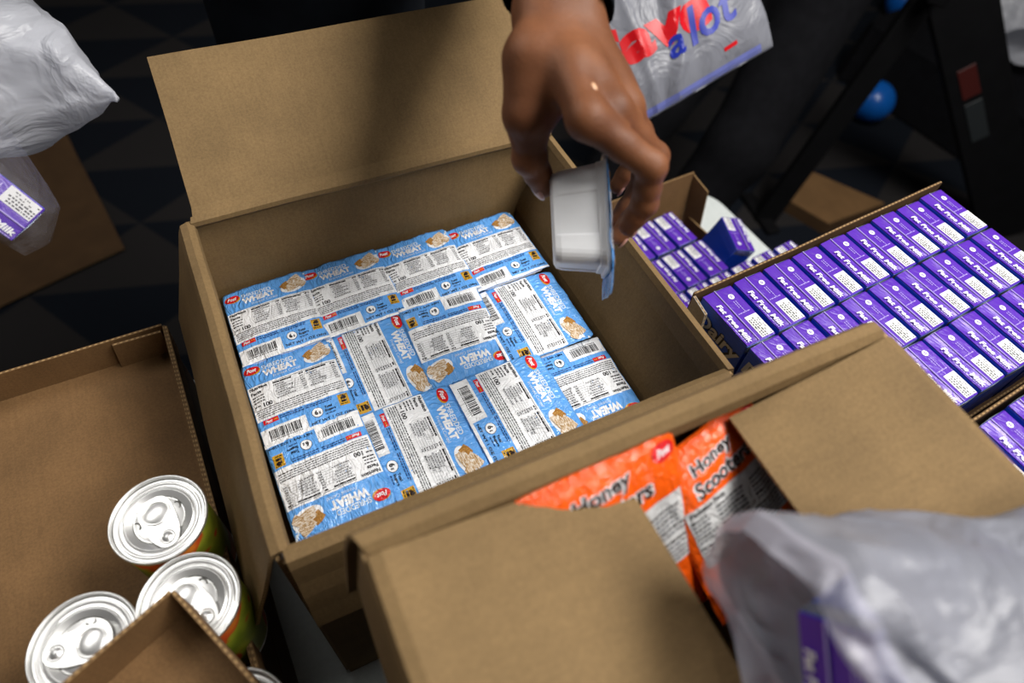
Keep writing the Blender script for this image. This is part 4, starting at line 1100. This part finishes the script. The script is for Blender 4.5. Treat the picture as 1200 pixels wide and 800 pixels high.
q_ = HV - CAM_C; tt_ = q_ @ rayd; dd_ = np.linalg.norm(q_ - tt_[:, None] * rayd, axis=1); near = np.where(dd_ < .003)[0]; kk = near[np.argmin(tt_[near])]
W = HV[np.linalg.norm(HV - HV[kk], axis=1) < .006]; nn_ = np.linalg.svd(W - W.mean(0))[2][2]; nn_ *= -np.sign(nn_ @ rayd); u_ = np.cross(nn_, CAM_R[1]); u_ /= np.linalg.norm(u_); v_ = np.cross(nn_, u_)
Vm, Fm = lathe([(.0034, -.0006), (.0024, .0004), (0, .0007)], 14)
part('pale_mark', np.array([HV[kk] + u_ * v[0] * .8 + v_ * v[1] * 1.2 + nn_ * v[2] for v in Vm]) - o1, Fm, M['skin_mark'], p1, smooth=True)
def nail(q, out, s=1.0):
    a = np.array(J[q][2]); b = np.array(J[q][3]); d = (b - a) / np.linalg.norm(b - a); n = np.array(out) - d * (np.array(out) @ d); n /= np.linalg.norm(n); u = np.cross(d, n)
    r = RAD[q][3]; c = b + d * r * .10 + n * r * .86
    W = [c + (u * v[0] * .95 + d * v[1] * 1.25) * s + n * (v[2] - .0012) for v in V]
    part('nail', np.array(W) - o1, F, M['nail'], p1, smooth=True)
nail('t', -CAM_R[0] * .8 + CAM_R[1] * .7 - CAM_R[2] * .2, 1.15)
nail('i', CAM_R[0] * 1.0 + CAM_R[1] * .4, .9); nail('m', CAM_R[0] * 1.0 + CAM_R[1] * .5, .95); nail('r', CAM_R[0] + CAM_R[1] * .5, .9); nail('p', CAM_R[0] + CAM_R[1] * .5, .8)
# second person, dark trousers, standing behind the far table corner
o2 = np.array((1.05, .80, -1.13))
p2 = thing('person', 'person in black trousers standing behind the table corner beside the shopping bag', 'person', tuple(o2))
b2 = [('c', (1.33, .88, -.2), (1.42, .95, .15), .13, .14), ('c', (1.42, .95, .15), (1.44, .95, .32), .14, .11), ('c', (1.32, 1.08, .35), (1.52, .82, .35), .06, .06), ('c', (1.44, .95, .35), (1.42, .93, .47), .055, .052), ('e', (1.40, .92, .555), (.078, .095, .115)), ('c', (1.33, .87, .53), (1.335, .875, .55), .014, .012, .015),
      ('c', (1.36, .80, -.22), (1.10, .66, -.62), .085, .058), ('c', (1.10, .66, -.62), (.88, .66, -1.05), .055, .036), ('c', (1.27, .94, -.22), (.99, .89, -.6), .085, .058), ('c', (.99, .89, -.6), (.72, .84, -1.05), .055, .036),
      ('c', (1.53, .80, .34), (1.36, .62, .12), .052, .040), ('c', (1.36, .62, .12), (1.16, .60, .26), .040, .03), ('c', (1.31, 1.09, .34), (1.05, .95, .22), .052, .040), ('c', (1.05, .95, .22), (.85, .78, .30), .038, .028), ('c', (.85, .78, .30), (.80, .74, .29), .033, .028)]
V, F = body_mesh(b2, (.6, .45, -1.12), (1.75, 1.25, .70), .015, .03); part('body', V - o2, F.tolist(), M['skin'], p2, smooth=True)
clothing('black_jacket', [('c', (1.31, .87, -.24), (1.42, .95, .15), .155, .155), ('c', (1.42, .95, .15), (1.44, .95, .32), .155, .125), ('c', (1.32, 1.08, .345), (1.52, .82, .345), .075, .075), ('c', (1.53, .80, .34), (1.36, .62, .12), .068, .056), ('c', (1.36, .62, .12), (1.19, .60, .24), .056, .044), ('c', (1.31, 1.09, .34), (1.05, .95, .22), .068, .056), ('c', (1.05, .95, .22), (.88, .80, .29), .052, .042)],
      (.7, .45, -.5), (1.75, 1.30, .50), .014, .03, o2, p2, M['black_cloth'])
clothing('black_trousers', [('c', (1.32, .87, -.16), (1.31, .87, -.26), .150, .150), ('c', (1.36, .80, -.24), (1.10, .66, -.62), .112, .090), ('c', (1.10, .66, -.62), (.88, .66, -1.04), .090, .075), ('c', (1.27, .94, -.24), (.99, .89, -.6), .112, .085), ('c', (.99, .89, -.6), (.72, .84, -1.04), .085, .070)],
      (.55, .45, -1.13), (1.65, 1.20, .06), .013, .03, o2, p2, M['black_cloth'], cuts=[((0, 0, -1.09), (0, 0, -1))])
shoe(p2, o2, .88, .68, -.12, -.12); shoe(p2, o2, .72, .84, -.14, -.10)
V, F = body_mesh([('e', (1.41, .93, .57), (.085, .098, .112))], (1.25, .75, .4), (1.6, 1.1, .75), .012, .02, cuts=[((1.37, .90, .56), (-.6, -.5, -.62))]); part('hair', V - o2, F.tolist(), M['hair'], p2, smooth=True)

# ------------------------------------------------------------------ floor and background things
def slab(a, b, wdir, w, t, r=.004):
    a, b, wd = Vector(a), Vector(b), Vector(wdir); d = (b - a); L = d.length; d.normalize(); wd = (wd - d * wd.dot(d)).normalized(); n = d.cross(wd)
    V, F = bev_box(-w / 2, w / 2, -t / 2, t / 2, 0, L, r, 1)
    return [tuple(a + wd * v[0] + n * v[1] + d * v[2]) for v in V], F
so_ = np.array((1.80, .60, -1.13))
st = thing('folding_stand', 'black folding stand with two slanting legs in front of the blue balloon', 'stand', tuple(so_))
def sub(VF, o): return (np.array(VF[0]) - o).tolist(), VF[1]
V, F = sub(slab((1.506, .772, -1.13), (1.74, .775, -.32), (1, -.4, .2), .075, .03), so_); part('leg', V, F, M['black_metal'], st)
V, F = sub(slab((2.30, .38, -1.13), (1.76, .765, -.30), (.9, -.43, .07), .17, .03), so_); part('wide_leg', V, F, M['black_metal'], st)
V, F = sub(slab((1.66, .70, -.33), (1.84, .85, -.33), (0, 0, 1), .05, .05), so_); part('top_joint', V, F, M['black_metal'], st)
V, F = sub(slab((1.49, .70, -1.12), (1.52, .90, -1.12), (1, 0, 0), .05, .02), so_); part('foot_bar', V, F, M['black_metal'], st)
for nm, q0, q1 in (('red_sticker', .70, .60), ('grey_sticker', .58, .44)):
    A_, B_ = np.array((2.30, .38, -1.13)), np.array((1.76, .765, -.30))
    V, F = sub(slab(A_ + (B_ - A_) * q1 - CAM_R[0] * .03, A_ + (B_ - A_) * q0 - CAM_R[0] * .03, (.9, -.43, .07), .05, .036, .001), so_); part(nm, V, F, M['sticker_red' if nm[0] == 'r' else 'sticker_grey'], st)
def balloon(loc, r, lab):
    t_ = thing('balloon', lab, 'balloon', loc, group='blue balloons on the floor')
    prof = [(0, 2 * r)] + [(r * math.sin(a) * (1 if a < 1.6 else 1 - .06 * (a - 1.6)), r + r * math.cos(a)) for a in np.linspace(.08, 3.05, 26)] + [(0, 0)]
    V, F = lathe(prof[::-1], 40); part('balloon_skin', V, F, M['balloon'], t_, smooth=True)
    V, F = lathe([(.002, 0), (.004, .004), (.010, .012), (.009, .013), (.0, .006)], 16); part('knot', V, F, M['balloon'], t_, smooth=True, loc=(r * .99, 0, r * .9), rot=(0, math.pi / 2, 0))
balloon((2.28, 1.10, -1.13), .082, 'blue balloon on the carpet behind the black stand')
balloon((3.02, 1.66, -1.13), .09, 'blue balloon farther back, cut by the top edge of the photo')
fo = np.array((1.74, .74, -1.13))
fb = thing('cardboard_box', 'flat brown cardboard box lying on the carpet behind the milk tray', 'box', tuple(fo))
q = [(1.600, .790), (1.790, .875), (1.927, .642), (1.660, .637)]
V = [(x - fo[0], y - fo[1], z) for z in (0, .05) for x, y in q]; part('carton_side', V, [(0, 1, 5, 4), (1, 2, 6, 5), (2, 3, 7, 6), (3, 0, 4, 7), (0, 3, 2, 1)], M['kraft_dark'], fb)
V, F, mi, uv = sheet(rng_grid(*[(x - fo[0], y - fo[1], .0502) for x, y in q], 4, 4), -.003, False); part('carton_top', V, F, [M['kraft_brown'], M['flute']], fb, mi, uv)
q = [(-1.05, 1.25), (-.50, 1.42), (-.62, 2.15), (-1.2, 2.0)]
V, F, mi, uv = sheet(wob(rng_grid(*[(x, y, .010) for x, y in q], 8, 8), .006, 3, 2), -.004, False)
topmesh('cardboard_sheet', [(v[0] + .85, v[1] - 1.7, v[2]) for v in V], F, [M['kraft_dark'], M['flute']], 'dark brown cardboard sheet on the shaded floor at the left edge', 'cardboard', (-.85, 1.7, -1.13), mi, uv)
# black draped table with a white bag at the far right
dt = thing('draped_table', 'low table under a black cloth at the right edge carrying a white bag', 'table', (2.95, 1.02, -1.13), .12)
V = []; F = []
P = rrect(-.50, .60, -.42, .42, .06, 12); N = len(P)
rows = [(.252, -.006), (.252, 0), (.246, .006), (.22, .010), (.16, .018), (.09, .028), (.01, .036)]
for i, (z, o) in enumerate(rows):
    for k, (x, y) in enumerate(P):
        c_ = math.hypot(x - .05, y); f = 1 + (o + (.012 * math.sin(k * .9) * (i / 6) if i > 2 else 0)) / max(.2, c_); V.append((.05 + (x - .05) * f, y * f, z))
for i in range(6):
    for k in range(N): F.append((i * N + k, (i + 1) * N + k, (i + 1) * N + (k + 1) % N, i * N + (k + 1) % N))
F.append(tuple(range(N))); part('table_cloth', V, F, M['black_cloth'], dt)
V, F = box_vf(-.46, .56, -.38, .38, .225, .247); part('tabletop', V, F, M['table'], dt)
for x in (-.42, .52):
    for y in (-.34, .34): V, F = tube([(x, y, 0), (x, y, .226)], .014, 8); part('leg', V, F, M['steel'], dt)
blob_bag('plastic_bag', 'crumpled white plastic bag lying on the low black table at the right edge', (2.75, 1.0, -.87),
    [((2.60, .86, -.73), np.array((.10, -.05, 0)), np.array((0, 0, .07))), ((2.64, .92, -.70), np.array((.17, -.09, 0)), np.array((0, 0, .10))), ((2.76, 1.02, -.66), np.array((.20, -.13, 0)), np.array((0, 0, .13))), ((2.90, 1.16, -.66), np.array((.19, -.12, 0)), np.array((0, 0, .13))), ((3.00, 1.28, -.71), np.array((.11, -.06, 0)), np.array((0, 0, .08)))],
    M['bag'], .055, 5, 12)
